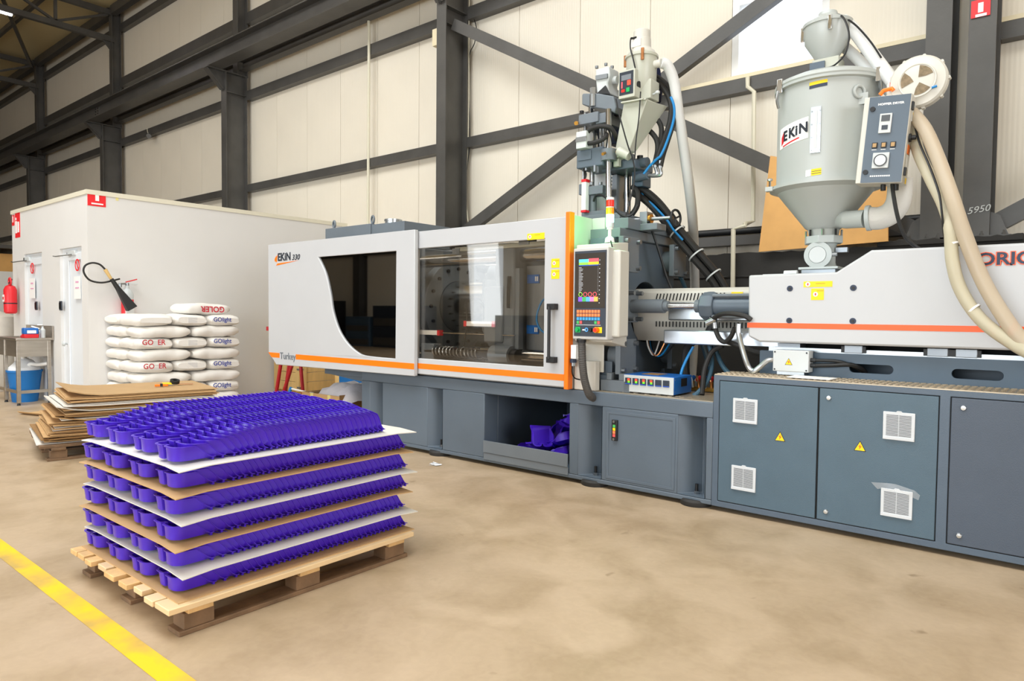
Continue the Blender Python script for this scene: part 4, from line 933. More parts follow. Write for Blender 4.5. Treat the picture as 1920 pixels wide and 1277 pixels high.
# camera sees the drum along a heading about 15 degrees left of +Y: angles are measured from -Y towards +X
VC = math.atan2(-HX, HY)
zq = lambda y: 2.365 + (245-y)/305.
lab = drum_patch('brand_label', 'white', VC-1.14, VC-.36, zq(262), zq(222), hd, .002, 10, .03)
for i, ch in enumerate('EKiN'):
    a = VC-.99+(0, .17, .345, .425)[i]; p = on_drum(a, HR+.003)
    text(ch, .085, 'lettering', 'ink_dark', lab, (p[0], p[1], zq(250)+.008+(0, .008, .015, .019)[i]), xdir=(math.cos(a), math.sin(a), .04), bold=.003, sx=.98, ext=.0006)
for k in range(3): drum_patch('logo_flame', 'red', VC-1.06+k*.03, VC-1.035+k*.03, zq(256)+k*.006, zq(240)+k*.012, lab, .0035, 2, .012)
drum_patch('logo_swoosh', 'red', VC-1.0, VC-.55, zq(259), zq(256.5), lab, .0035, 8, .028)
sw = drum_patch('sight_strip', 'galv', VC-.31, VC-.12, zq(283), zq(198), hd, .008, 4)
drum_patch('strip_glass', 'grey_plastic', VC-.245, VC-.185, zq(275), zq(205), sw, .011, 3)
for k in range(4):
    for a in (VC-.29, VC-.14): p = on_drum(a, HR+.008); M().cyl((p[0], p[1], zq(278-k*24)), (p[0]+.004*math.sin(a), p[1]-.004*math.cos(a), zq(278-k*24)), .005, n=8).obj('screw', 'steel', sw)
s1 = drum_patch('warning_sticker', 'yellow', VC-.36, VC-.02, zq(157), zq(151), hd, .002, 6, .006); drum_patch('sticker_band', 'ink_navy', VC-.36, VC-.02, zq(163), zq(157), s1, .002, 6, .006)
s2 = drum_patch('warning_sticker', 'yellow', VC-.28, VC-.09, zq(325), zq(313), hd, .002, 4, .003); drum_patch('sticker_symbol', 'white', VC-.39, VC-.29, zq(326), zq(314), s2, .002, 3, .003)
for z in (317, 321): drum_patch('sticker_print', 'ink_navy', VC-.275, VC-.095, zq(z+1), zq(z), s2, .003, 4, .003)
# grab handle plate, latches, clamp screws
p = on_drum(VC+.62); M().torus((p[0], p[1]-.012, zq(175)), (math.sin(VC+.62), -math.cos(VC+.62), 0), .035, .009, 20, 8).box(p[0]-.045, p[0]+.045, p[1]-.006, p[1]+.02, zq(198), zq(178)).obj('grab_handle', 'dryer_paint', hd)
for a, nm in ((VC-1.02, 'lid_latch'), (VC+.98, 'lid_latch')):
    p = on_drum(a, HR+.03); l_ = M().cbox((p[0], p[1], z_t-.03), (.035, .025, .09)).obj(nm, 'chrome', hd, bev=.004)
    M().tube([(p[0]+.01*math.sin(a), p[1]-.01*math.cos(a), z_t-.06), (p[0]+.018*math.sin(a), p[1]-.018*math.cos(a), z_t-.12), (p[0]+.005*math.sin(a), p[1]-.005*math.cos(a), z_t-.17)], .009, 8).obj('latch_lever', 'steel', l_)
for a in (VC-1.25, VC+.62):
    p = on_drum(a, HR+.05); c_ = M().cbox((p[0], p[1], z_c1-.005), (.05, .04, .03)).obj('clamp_lug', 'dryer_paint', hd, bev=.003)
    M().cyl((p[0], p[1], z_c1+.01), (p[0], p[1], z_c1+.05), .007, n=8).lathe([(.016, .05), (.018, .06), (.010, .066)], (p[0], p[1], z_c1), 10).obj('clamp_screw', 'chrome', c_)
# hot-air inlet with insulated elbow
M().tube([(HB+.10, HY-.03, z_c0+.06), (-1.105,4.640,1.841), (-1.004,4.620,1.837)], .055, 18, curve=False).obj('air_inlet', 'dryer_paint', hd)
M().ring((-0.984,4.620,1.839), (1, 0, .05), .05, .078, .025, 24).obj('inlet_flange', 'dryer_cast', hd, bev=.003)
M().tube([(-0.987,4.620,1.839), (-0.922,4.620,1.834), (-0.860,4.620,1.864), (-0.823,4.610,1.932), (-0.817,4.600,2.055)], .068, 20, k=8).obj('insulated_elbow', 'wrap_white', hd)
# control box hanging on the right of the drum, slightly tilted
BX = M(); CBY = 4.40
bc0 = Vector((-0.877,4.400,2.252)); Rb = Matrix.Rotation(math.radians(4.6), 3, 'Y')
sc_ = 4.02/1280.
def hb(nm, m, u0, u1, v0, v1, y0, y1, par, **k):
    g_ = M().box(bc0.x+u0*sc_, bc0.x+u1*sc_, y0, y1, bc0.z-v1*sc_, bc0.z-v0*sc_); g_.rot(Rb, bc0); return g_.obj(nm, m, par, **k)
cb_ = hb('control_box', 'cream_white', -38, 39, -79, 78, CBY, CBY+.14, hd, bev=.004)
hb('face_plate', 'panel_blue', -29, 38, -78, 77, CBY-.003, CBY, cb_)
def htext(body, size, u, v, m='white'):
    o_ = bc0 + Rb @ Vector((u*sc_, -.0035, -v*sc_)); text(body, size, 'lettering', m, cb_, o_, xdir=Rb @ Vector((1, 0, 0)), ydir=Rb @ Vector((0, 0, 1)), ext=.0004, bold=.0006, sx=1.15)
htext('HOPPER DRYER', .0165, -14, -62)
hb('thermostat', 'grey_plastic', -8, 12, -46, -11, CBY-.015, CBY-.003, cb_, bev=.002); hb('thermostat_screen', 'vent_slot', -5, 9, -43, -32, CBY-.017, CBY-.015, cb_); hb('thermostat_keys', 'digit', -3, 7, -25, -17, CBY-.017, CBY-.015, cb_)
for k in range(3): 
    b_ = hb('switch', 'black', -16+k*15, -7+k*15, 5, 15, CBY-.010, CBY-.003, cb_); hb('switch_cap', 'cardboard_pale', -14.5+k*15, -8.5+k*15, 6.5, 13.5, CBY-.014, CBY-.010, cb_)
hb('timer', 'grey_plastic', -12, 15, 24, 52, CBY-.018, CBY-.003, cb_, bev=.002)
q_ = bc0 + Rb @ Vector((1.5*sc_, -.018, -38*sc_)); M().cyl(q_, q_+Vector((0, -.006, 0)), .028, n=24).obj('timer_dial', 'white', cb_); M().ring(q_+Vector((0, -.004, 0)), (0, 1, 0), .030, .035, .004).obj('timer_ring', 'vent_slot', cb_)
for v in (-56, 58):
    q_ = bc0 + Rb @ Vector((-22*sc_, -.003, -v*sc_)); M().cyl(q_, q_+Vector((0, -.008, 0)), .014, n=18).obj('cam_lock', 'black', cb_)
for k in range(10): hb('caption_mark', 'white', -14+k*3.4, -11.6+k*3.4, 64, 66.6, CBY-.0038, CBY-.003, cb_)
for k in range(3): hb('caption_mark', 'white', -16+k*15, -8+k*15, 17, 18.2, CBY-.0038, CBY-.003, cb_)
sd = lambda nm, m, y0, y1, v0, v1, d=.003: hb(nm, m, 39, 39+d/sc_, v0, v1, CBY+y0, CBY+y1, cb_)
sd('hinge', 'black', .02, .05, -66, -52, .010); sd('hinge', 'black', .02, .05, 50, 64, .010); sd('side_label', 'grey_plastic', .06, .12, -66, -34); sd('side_label', 'yellow', .07, .10, -50, -44, .004); sd('side_label', 'orange', .05, .10, 8, 24); sd('side_label', 'white', .06, .12, 26, 50); sd('side_label', 'yellow', .09, .11, 66, 76)
q_ = bc0 + Rb @ Vector((39*sc_, .06, 4*sc_)); M().cyl(q_, q_+Vector((.012, 0, 0)), .024, n=18).cyl(q_+Vector((.012, 0, 0)), q_+Vector((.035, 0, 0)), .013, n=14).obj('main_switch', 'black', cb_)
for u in (6, 27):
    q_ = bc0 + Rb @ Vector((u*sc_, .06, -78*sc_)); M().cyl(q_, q_-Vector((0, 0, .035)), .014, n=12).obj('cable_gland', 'black', cb_)
M().tube([(-0.830,4.450,2.002), (-0.818,4.440,1.924), (-0.789,4.420,1.797), (-0.749,4.420,1.689), (-0.688,4.450,1.625), (-0.676,4.600,1.618)], .011, 8).obj('power_cable', 'black', hd)
M().tube([(-0.912,4.470,2.530), (-0.893,4.470,2.551), (-0.851,4.470,2.555), (-0.843,4.470,2.541)], .012, 8, curve=False).obj('carry_handle', 'orange', hd)
# blower
FC = Vector((-0.731,4.550,2.588)); fr_ = .148
fw = M().lathe([(.0, .0), (fr_-.02, 0), (fr_, -.012), (fr_, -.06), (fr_-.01, -.075), (fr_-.045, -.08), (fr_-.06, -.088), (0, -.088)], FC+Vector((0, .05, 0)), 48, 'y').obj('blower_housing', 'cream_white', hd)
M().box(FC.x-.16, FC.x-.02, FC.y-.02, FC.y+.05, FC.z-.16, FC.z+.02).obj('blower_outlet', 'cream_white', fw, bev=.01)
for k in range(9): 
    a = 2*PI*k/9; M().cyl(FC+Vector((fr_*math.cos(a), .0, fr_*math.sin(a))), FC+Vector((fr_*math.cos(a), .04, fr_*math.sin(a))), .010, n=8).obj('housing_lug', 'cream_white', fw)
for k in range(3):
    a0 = math.radians(20+120*k); pts = []
    for i in range(9): a = a0+math.radians(62)*i/8; pts.append((FC.x+.083*math.cos(a), FC.z+.083*math.sin(a)))
    pts.append((FC.x+.018*math.cos(a0+.9), FC.z+.018*math.sin(a0+.9))); pts.append((FC.x+.045*math.cos(a0+.05), FC.z+.045*math.sin(a0+.05)))
    M().prism(pts, 'y', FC.y-.041, FC.y-.038).obj('intake_opening', 'filter_brown', fw)
M().torus(FC+Vector((0, -.036, 0)), (0, 1, 0), .092, .006, 36, 6).obj('intake_rim', 'cream_white', fw)
M().cyl(FC+Vector((.075, -.05, -.06)), FC+Vector((.10, -.05, -.055)), .007, n=8).obj('nipple', 'hose_blue', fw)
M().box(FC.x-.142, FC.x-.136, FC.y-.022, FC.y-.02, FC.z-.03, FC.z+.02).obj('arrow_mark', 'red', fw)
# ------------------------------------------------------------------ small vacuum loader on the dryer lid
ZL = z_t+.055
vl = thing('vacuum_loader', 'small grey cone-shaped vacuum loader on top of the hopper dryer', 'loader', (HX, HY, ZL))
LX = HX-.015; zr0 = 2.878; zr1 = 3.008; zr2 = 3.110
M().box(LX-.07, LX+.09, HY-.07, HY+.07, ZL, zr0+.01).obj('discharge_box', 'cream_paint', vl, bev=.004)
M().box(LX-.08, LX+.01, HY-.085, HY-.07, ZL+.012, ZL+.075).obj('sensor_plate', 'panel_blue', vl)
M().lathe([(.055, zr0), (.135, zr1), (.142, zr2-.01), (.15, zr2-.008), (.15, zr2+.012), (.14, zr2+.016)], (LX, HY, 0), 40).obj('body', 'dryer_paint', vl)
M().lathe([(.14, 0), (.09, .03), (.06, .05), (.055, .07), (0, .075)], (LX, HY, zr2+.016), 32).obj('cap', 'dryer_paint', vl)
for a in (.35, -1.35, 2.2): M().cbox((LX+.148*math.sin(a), HY-.148*math.cos(a), zr2-.03), (.022, .014, .09)).obj('latch', 'chrome', vl, bev=.003)
M().tube([(-1.223,4.700,3.156), (-1.158,4.620,3.085), (-1.115,4.580,2.961), (-1.133,4.580,2.853), (-1.198,4.600,2.802), (-1.261,4.640,2.807)], .006, 6).obj('signal_cable', 'black', vl)
pipe('air_hose', 'white_hose', [(-1.204,4.780,3.138), (-1.128,4.760,3.045), (-1.030,4.720,2.887), (-0.925,4.660,2.717), (-0.842,4.600,2.587)], .040, 'upper white corrugated hose from the small loader to the blower', 'hose', 14, True)
pipe('air_hose', 'white_hose', [(-1.236,4.860,3.022), (-1.159,4.840,2.936), (-1.059,4.800,2.808), (-0.953,4.740,2.671), (-0.854,4.660,2.541)], .034, 'lower white corrugated hose behind the dryer lid', 'hose', 14, True)
pipe('signal_wire', 'black', [(-1.184,4.700,3.132), (-1.105,4.700,3.053), (-1.014,4.670,2.923), (-0.946,4.640,2.802)], .006, 'thin black wire along the upper white hose', 'wire', 6, True)
pipe('conveying_hose', 'hose_clear', [(-0.753,4.520,2.409), (-0.675,4.460,2.289), (-0.595,4.380,2.095), (-0.514,4.270,1.870), (-0.448,4.220,1.665), (-0.368,4.210,1.442), (-0.272,4.180,1.253), (-0.159,4.140,1.086), (-0.034,4.070,0.981), (.45, 4.0, .70), (.8, 3.95, .32), (1.1, 3.9, .04)], .036, 'pinkish translucent conveying hose hanging in front of the injection unit', 'hose', 16, True)
pipe('conveying_hose', 'hose_ivory', [(-0.752,4.560,2.332), (-0.715,4.520,2.182), (-0.638,4.440,2.009), (-0.558,4.340,1.841), (-0.514,4.250,1.700), (-0.496,4.220,1.529), (-0.454,4.220,1.376), (-0.361,4.200,1.225), (-0.223,4.160,1.109), (-0.095,4.080,1.040), (.38, 4.04, .80), (.7, 4.03, .40), (.95, 4.0, .04)], .032, 'ivory translucent conveying hose crossing behind the pinkish hose', 'hose', 16, True)
pipe('signal_wire', 'black', [(-0.734,4.500,2.332), (-0.699,4.460,2.213), (-0.642,4.400,2.076), (-0.579,4.300,1.909), (-0.553,4.240,1.786), (-0.543,4.260,1.675), (-0.525,4.300,1.564)], .006, 'thin dark wire tied along the ivory hose', 'wire', 6, True)
for q_, lb in (((-0.500,4.235,1.622), 'upper white cable tie on the ivory hose'), ((-0.395,4.210,1.279), 'lower white cable tie on the ivory hose')):
    tag(M().ring(q_, (.25, 0, -1) if q_[2] > 1.5 else (.7, -.1, -.7), .0325, .0355, .010, 20).obj('cable_tie', 'white'), lb, 'cable tie')
# ------------------------------------------------------------------ vertical injection unit on the platen
vu = thing('vertical_injection_unit', 'grey vertical injection unit with chrome rods above the fixed platen', 'machine', (-2.5, 4.8, 1.93))
def vb(nm, m, *a, par=None, **k): return M().box(*a).obj(nm, m, par or vu, **k)
vb('base_plate', 'machine_mid', -3.093,-2.705,4.580,5.000,1.961,2.019, bev=.004)
vb('base_block', 'machine_mid', -3.104,-2.805,4.650,4.950,2.024,2.062, bev=.004)
# guide rods
def rod(nm, m, a, b, r, par=None, n=20): return M().cyl(a, b, r, n=n).obj(nm, m, par or vu)
rod('guide_rod', 'chrome', (-2.844,4.620,2.832), (-2.830,4.620,2.019), .0235)
rod('guide_rod', 'chrome', (-2.856,4.920,2.819), (-2.837,4.920,2.055), .021)
rod('guide_rod', 'chrome', (-3.112,4.780,3.026), (-3.109,4.780,2.809), .020)
rod('guide_rod', 'chrome', (-3.041,4.700,2.440), (-3.038,4.700,2.268), .020)
rod('guide_rod', 'chrome', (-3.105,4.660,2.676), (-3.090,4.660,2.054), .010)
M().cyl((-3.098,4.780,2.816), (-3.094,4.780,2.556), .062, n=28).obj('lift_cylinder', 'chrome', vu)
rod('tie_rod', 'steel', (-3.088,4.660,2.856), (-3.084,4.660,2.643), .011); rod('tie_rod', 'steel', (-2.966,4.700,2.759), (-2.962,4.700,2.535), .012); rod('tie_rod', 'steel', (-2.953,4.720,2.749), (-2.949,4.720,2.537), .010)
# top casting and hydraulic motor
M().prism([(-3.121,4.660,3.006)[::2], (-3.111,4.660,3.017)[::2], (-2.964,4.660,2.988)[::2], (-2.827,4.660,2.941)[::2], (-2.801,4.660,2.854)[::2], (-2.815,4.660,2.807)[::2], (-2.898,4.660,2.851)[::2], (-3.048,4.660,2.899)[::2], (-3.120,4.660,2.930)[::2]], 'y', 4.66, 4.92).obj('top_casting', 'machine_mid', vu, bev=.02)
M().cyl((-3.041,4.700,3.056), (-3.040,4.700,3.001), .026, n=6).cyl((-3.014,4.660,2.986), (-3.013,4.660,2.893), .028, n=20).obj('rod_nut', 'steel', vu)
mt_ = M().prism([(-3.023,4.700,3.200)[::2], (-2.899,4.700,3.202)[::2], (-2.888,4.700,3.129)[::2], (-2.907,4.700,3.071)[::2], (-2.886,4.700,2.979)[::2], (-3.005,4.700,3.002)[::2], (-3.016,4.700,3.093)[::2]], 'y', 4.70, 4.86).obj('hydraulic_motor', 'grey_plastic', vu, bev=.012)
M().prism([(-3.011,4.690,3.144)[::2], (-2.902,4.690,3.138)[::2], (-2.901,4.690,3.104)[::2], (-3.010,4.690,3.110)[::2]], 'y', 4.685, 4.70).obj('motor_band', 'steel_plate', mt_)
for q_ in ((-3.021,4.720,3.213), (-2.936,4.720,3.216), (-2.926,4.800,3.215)): M().cyl(q_, (q_[0], q_[1], q_[2]+.018), .014, n=8).obj('cap_screw', 'steel_plate', mt_)
M().cyl((-2.936,4.780,3.111), (-2.863,4.780,3.104), .03, n=16).obj('motor_port', 'grey_plastic', mt_)
M().prism([(-2.997,4.680,2.996)[::2], (-2.873,4.680,2.972)[::2], (-2.914,4.680,3.046)[::2]], 'y', 4.68, 4.69).obj('motor_foot', 'black', mt_)
vb('cylinder_plate', 'machine_mid', -3.109,-2.928,4.600,4.880,2.750,2.829, bev=.004); 
M().box(-2.960,-2.867,4.620,4.880,2.737,2.816).obj('cylinder_plate', 'machine_mid', vu, bev=.004)
M().cyl((-3.119,4.660,2.861), (-3.119,4.660,2.878), .018, n=8).obj('cap_screw', 'black', vu); M().cyl((-3.137,4.620,2.775), (-3.106,4.560,2.756), .016, n=12).obj('eye_knob', 'brass', vu)
vb('valve_block', 'black', -3.024,-2.923,4.840,4.980,2.756,2.907, bev=.006); vb('valve_block', 'ink_navy', -2.993,-2.893,4.860,5.020,2.627,2.773, bev=.006)
# carriage with rod bushes
cr2 = vb('carriage', 'machine_grey', -3.111,-2.866,4.580,4.940,2.399,2.545, bev=.008)
vb('carriage_plate', 'machine_grey', -3.090,-2.969,4.572,4.580,2.458,2.529, par=cr2, bev=.001)
M().cyl((-2.839,4.620,2.519), (-2.837,4.620,2.432), .062, n=28).obj('rod_bush', 'machine_mid', cr2); vb('bush_arm', 'machine_mid', -2.938,-2.826,4.600,4.700,2.439,2.521, par=cr2, bev=.01)
M().cyl((-2.822,4.540,2.477), (-2.816,4.500,2.461), .012, n=10).obj('grease_nipple', 'brass', cr2)
vb('carriage', 'machine_grey', -2.962,-2.662,4.720,5.020,2.380,2.446, bev=.008)
M().cyl((-2.846,4.920,2.534), (-2.844,4.920,2.439), .058, n=28).obj('rod_bush', 'machine_mid', cr2); vb('bush_arm', 'machine_mid', -2.899,-2.800,4.860,4.980,2.434,2.528, par=cr2, bev=.006)
for q_ in ((-3.031,4.600,2.429), (-2.926,4.600,2.399), (-2.925,4.560,2.400)): M().cyl(q_, (q_[0], q_[1], q_[2]-.05), .013, n=8).obj('cap_screw', 'steel_plate', cr2)
M().lathe([(.055, 0), (.055, -.02), (.035, -.03)], (-3.041,4.700,2.435), 24).obj('rod_flange', 'machine_mid', cr2)
# lower crosshead and cylinders
vb('crosshead', 'machine_mid', -3.039,-2.899,4.640,4.780,2.193,2.260, bev=.004); vb('crosshead', 'machine_mid', -3.180,-3.128,4.720,4.820,2.219,2.306, bev=.004)
for q_ in ((-3.017,4.660,2.273), (-2.932,4.660,2.263)): M().cyl(q_, (q_[0], q_[1], q_[2]+.022), .016, n=10).obj('cap_screw', 'steel_plate', vu)
rod('injection_column', 'machine_mid', (-3.027,4.700,2.216), (-3.024,4.700,2.044), .030); rod('column_tube', 'machine_blue', (-3.120,4.780,2.237), (-3.117,4.780,2.062), .034)
# slotted cover between the rods
sc2 = vb('slotted_cover', 'grey_plastic', -3.124,-3.005,4.860,4.920,2.053,2.418); vb('cover_side', 'steel_plate', -2.937,-2.892,4.840,4.960,2.039,2.371)
for k in range(14):
    z_ = 2.46-.028*k; M().box(-2.972, -2.93, 4.852, 4.86, z_, z_+.011).obj('slot', 'gap_black', sc2)
vb('rear_guide', 'machine_grey', -2.993,-2.906,5.000,5.100,2.060,2.458, bev=.004); vb('rear_guide', 'machine_mid', -2.969,-2.883,4.960,5.020,2.190,2.251, bev=.003)
# position sensor
ps = vb('position_sensor', 'white', -3.073,-3.032,4.600,4.650,2.069,2.293, bev=.004); vb('sensor_end', 'red', -3.074,-3.028,4.598,4.652,2.293,2.314, par=ps); vb('sensor_end', 'red', -3.075,-3.029,4.598,4.652,2.052,2.069, par=ps)
M().tube([(-3.058,4.620,2.318), (-3.048,4.620,2.351), (-3.059,4.620,2.394), (-3.060,4.620,2.428)], .010, 6).obj('sensor_link', 'black', vu)
# connector box
jb2 = vb('connector_box', 'grey_plastic', -3.077,-2.982,4.520,4.620,2.540,2.673, bev=.004)
vb('box_lid', 'steel', -3.077,-2.977,4.512,4.522,2.592,2.629, par=jb2, bev=.002)
for y_, pts in ((0, [(-3.004,4.560,2.660), (-2.965,4.560,2.687), (-2.882,4.560,2.694), (-2.807,4.580,2.678), (-2.788,4.620,2.638), (-2.804,4.680,2.604)]), (1, [(-3.003,4.560,2.581), (-2.930,4.540,2.570), (-2.858,4.540,2.580), (-2.840,4.580,2.614), (-2.863,4.640,2.671)])):
    M().tube(pts, .018, 10).obj('cable_conduit', 'rubber', jb2); M().cyl(pts[0], (pts[0][0]-.03, pts[0][1], pts[0][2]), .024, n=12).obj('gland', 'black', jb2)
# hydraulic valves on the right
M().cyl((-2.740,4.840,2.437), (-2.606,4.820,2.429), .038, n=16).obj('valve_body', 'machine_grey', vu); M().cyl((-2.678,4.830,2.444), (-2.678,4.830,2.490), .024, n=14).obj('valve_knob', 'black', vu)
M().cyl((-2.728,4.840,2.322), (-2.584,4.800,2.320), .030, n=16).obj('valve_body', 'machine_grey', vu); vb('valve_block', 'machine_blue', -2.769,-2.668,4.860,5.000,2.257,2.392, bev=.008)
for a, b_ in (((-2.584,4.800,2.320), (-2.526,4.800,2.374)), ((-2.557,4.800,2.312), (-2.485,4.800,2.360))):
    M().tube([a, ((a[0]+b_[0])/2+.04, 4.80, a[2]), b_], .014, 10).obj('elbow_fitting', 'steel', vu); M().cyl(b_, (b_[0], b_[1], b_[2]+.06), .018, n=12).obj('ferrule', 'steel', vu)
# screw drive with hand wheel
vb('screw_bracket', 'steel_plate', -2.557,-2.495,4.620,4.720,1.901,2.013, bev=.003)
M().cyl((-2.521,4.660,1.961), (-2.476,4.660,1.961), .035, n=18).obj('brass_nut', 'brass', vu)
M().cyl((-2.762,4.660,1.968), (-2.302,4.660,1.955), .014, n=14).obj('screw_spindle', 'steel', vu)
hw = M().torus((-2.280,4.660,1.949), (1, -.15, 0), .060, .009, 30, 8).obj('hand_wheel', 'black', vu)
hc = Vector((-2.280,4.660,1.949))
for k in range(3):
    a = 2*PI*k/3+.4; M().cyl(hc, hc+Vector((.15*.06*math.cos(a), .06*math.cos(a), .06*math.sin(a))), .007, n=6).obj('spoke', 'black', hw)
M().box(-2.83, -2.4, 4.60, 4.75, 1.87, 1.92).obj('spindle_block', 'machine_mid', vu, bev=.005)
# feed chute (cream) carrying the loader
cw = .075
fc1 = [(-2.707,4.620,2.868), (-2.512,4.620,2.843), (-2.666,4.640,2.494), (-2.818,4.660,2.445)]
ch_ = M()
a0, a1, a2, a3 = [Vector(p) for p in fc1]; dv = Vector((.05, .24, 0)); dl = Vector((.01, .08, 0))
ch_.add([a0, a1, a2, a3, a0+dv, a1+dv, a2+dl, a3+dl], [(0, 1, 2, 3), (5, 4, 7, 6), (1, 5, 6, 2), (4, 0, 3, 7), (3, 2, 6, 7), (0, 4, 5, 1)])
ch_.obj('feed_chute', 'cream_paint', vu, bev=.004)
ch2 = M().add([Vector((-2.719,4.600,2.853)), Vector((-2.532,4.600,2.845)), Vector((-2.558,4.860,2.869)), Vector((-2.726,4.860,2.880))], [(0, 1, 2, 3)])
M().bar((-2.714,4.600,2.852), (-2.527,4.600,2.845), .03, .010).bar((-2.527,4.600,2.845), (-2.547,4.840,2.863), .03, .010).obj('chute_flange', 'cream_paint', vu)
M().cyl((-2.736,4.600,2.492), (-2.642,4.600,2.439), .034, n=18).obj('chute_valve', 'cream_paint', vu); M().cyl((-2.744,4.590,2.500), (-2.736,4.600,2.492), .026, n=14).obj('valve_cap', 'brass', vu)
vb('chute_leg', 'cream_paint', -2.818,-2.770,4.660,4.700,2.392,2.450, bev=.003)
# ------------------------------------------------------------------ vacuum loader over the vertical unit
v2 = thing('vacuum_loader', 'cream vacuum loader with control box above the vertical injection unit', 'loader', (-2.636,4.740,2.892))
LXx = -2.639; LYy = 4.76
zz_ = lambda y: 3.174+(120-y)/248.
M().lathe([(.03, zz_(190)), (.05, zz_(182)), (.115, zz_(155)), (.118, zz_(112)), (.128, zz_(111)), (.128, zz_(107)), (.11, zz_(103))], (LXx, LYy, 0), 36).obj('chamber', 'cream_paint', v2)
M().lathe([(.118, zz_(106)), (.10, zz_(98)), (.078, zz_(94)), (.074, zz_(92))], (LXx, LYy, 0), 36).obj('chamber_lid', 'cream_white', v2)
mo2 = M().lathe([(.072, zz_(94)), (.070, zz_(75)), (.066, zz_(74)), (.066, zz_(60)), (.055, zz_(57)), (.0, zz_(55.5))], (LXx, LYy, 0), 32).obj('motor_cover', 'cream_white', v2)
M().box(LXx-.055, LXx-.01, LYy-.075, LYy-.062, zz_(75.5), zz_(73)).obj('cooling_slot', 'gap_black', mo2)
M().box(LXx-.05, LXx+.03, LYy-.078, LYy-.06, zz_(92), zz_(78)).obj('rating_label', 'white', mo2)
for a in (-1.2, .55): M().cbox((LXx+.125*math.sin(a), LYy-.125*math.cos(a), zz_(112)), (.022, .016, .09)).obj('latch', 'copper', v2, bev=.003)
cbx = M().box(-2.745,-2.606,4.600,4.720,2.884,3.093).obj('control_box', 'cream_paint', v2, bev=.004)
M().box(-2.736,-2.618,4.597,4.600,2.908,3.080).obj('face_plate', 'digit', cbx)
M().box(-2.719,-2.636,4.595,4.597,3.016,3.056).obj('print', 'ink_grey', cbx); M().box(-2.667,-2.639,4.594,4.597,2.975,3.011).obj('red_digit', 'digit_red', cbx); M().box(-2.718,-2.708,4.594,4.597,2.959,3.007).obj('led_bar', 'scr_red', cbx); M().box(-2.674,-2.646,4.592,4.597,2.924,2.956).obj('rocker', 'btn_green', cbx); M().box(-2.717,-2.689,4.594,4.597,2.929,2.949).obj('led_bar', 'lamp_red', cbx)
M().box(-2.662,-2.525,4.700,4.840,2.881,3.027).obj('discharge_body', 'cream_paint', v2, bev=.006)
M().cyl((-2.612,4.660,2.980), (-2.603,4.660,2.978), .03, n=16).obj('cable_entry', 'black', v2)
M().cyl((-2.541,4.740,2.914), (-2.481,4.720,2.913), .007, n=8).lathe([(.0, -.016), (.017, -.008), (.017, .008), (0, .016)], (-2.477,4.720,2.916), 12).obj('counterweight', 'grey_plastic', v2)
M().cyl((-2.525,4.760,3.145), (-2.471,4.760,3.145), .03, n=16).obj('hose_port', 'cream_white', v2)
M().tube([(-2.662,4.680,3.345), (-2.679,4.660,3.347), (-2.671,4.640,3.267), (-2.635,4.620,3.173), (-2.615,4.620,3.097)], .006, 6).obj('motor_cable', 'black', v2)
tag(M().lathe([(.03, 0), (.045, -.08), (.06, -.22), (.05, -.30), (.02, -.33)], (-2.637,4.980,3.236), 16).obj('dust_bag', 'cloth_navy'), 'dark navy cloth dust bag hanging behind the cream vacuum loader', 'dust bag')
pipe('suction_hose', 'white_hose', [(-2.471,4.760,3.145), (-2.438,4.800,3.125), (-2.412,4.860,3.012), (-2.402,4.920,2.802), (-2.386,4.980,2.567), (-2.386,5.100,2.256), (-2.440,5.300,1.988), (-2.556,5.600,1.660), (-2.634,5.800,1.292), (-2.641,5.800,0.907), (-2.656,5.800,0.616), (-2.671,5.800,0.372)], .040, 'thick white suction hose arching down from the loader to the floor', 'hose', 16, True)
blk = [([(-2.603,4.860,3.080), (-2.530,4.880,3.021), (-2.451,4.880,2.883), (-2.438,4.860,2.734), (-2.473,4.830,2.583), (-2.506,4.810,2.471), (-2.522,4.800,2.390)], .022, 'left thick black hydraulic hose beside the loader'),
       ([(-2.606,4.900,3.116), (-2.514,4.920,3.036), (-2.444,4.920,2.899), (-2.431,4.900,2.742), (-2.457,4.860,2.587), (-2.475,4.820,2.468), (-2.485,4.800,2.377)], .022, 'right thick black hydraulic hose beside the loader'),
       ([(-2.612,4.800,2.787), (-2.549,4.820,2.764), (-2.508,4.840,2.701), (-2.502,4.840,2.618), (-2.518,4.840,2.539)], .020, 'upper short black hose curving behind the feed chute'),
       ([(-2.680,4.800,2.708), (-2.607,4.820,2.680), (-2.536,4.820,2.599), (-2.521,4.820,2.515), (-2.542,4.820,2.416)], .020, 'lower short black hose curving behind the feed chute')]
for p_, r_, lb in blk: pipe('hydraulic_hose', 'rubber', p_, r_, lb, 'hose', 10, True)
pipe('air_line', 'hose_blue', [(-2.407,4.800,2.887), (-2.379,4.800,2.810), (-2.381,4.800,2.711), (-2.417,4.780,2.565), (-2.463,4.770,2.457), (-2.498,4.770,2.430), (-2.566,4.780,2.384), (-2.615,4.780,2.332)], .010, 'bright blue air line following the black hoses', 'air line', 8, True)
bpath = [Vector(p) for p in ((-2.791,4.920,2.223), (-2.709,4.940,2.174), (-2.609,4.980,2.068), (-2.482,5.050,1.875), (-2.347,5.120,1.691), (-2.236,5.200,1.532), (-2.162,5.240,1.388), (-2.133,5.260,1.287))]
bun = [([p+Vector(d) for p in bpath], .027, lb) for d, lb in (((0, 0, 0), 'front hose of the black bundle'), ((.042, .02, .036), 'upper hose of the black bundle'), ((-.02, .05, .02), 'rear hose of the black bundle'), ((.02, .06, .05), 'topmost hose of the black bundle'))]
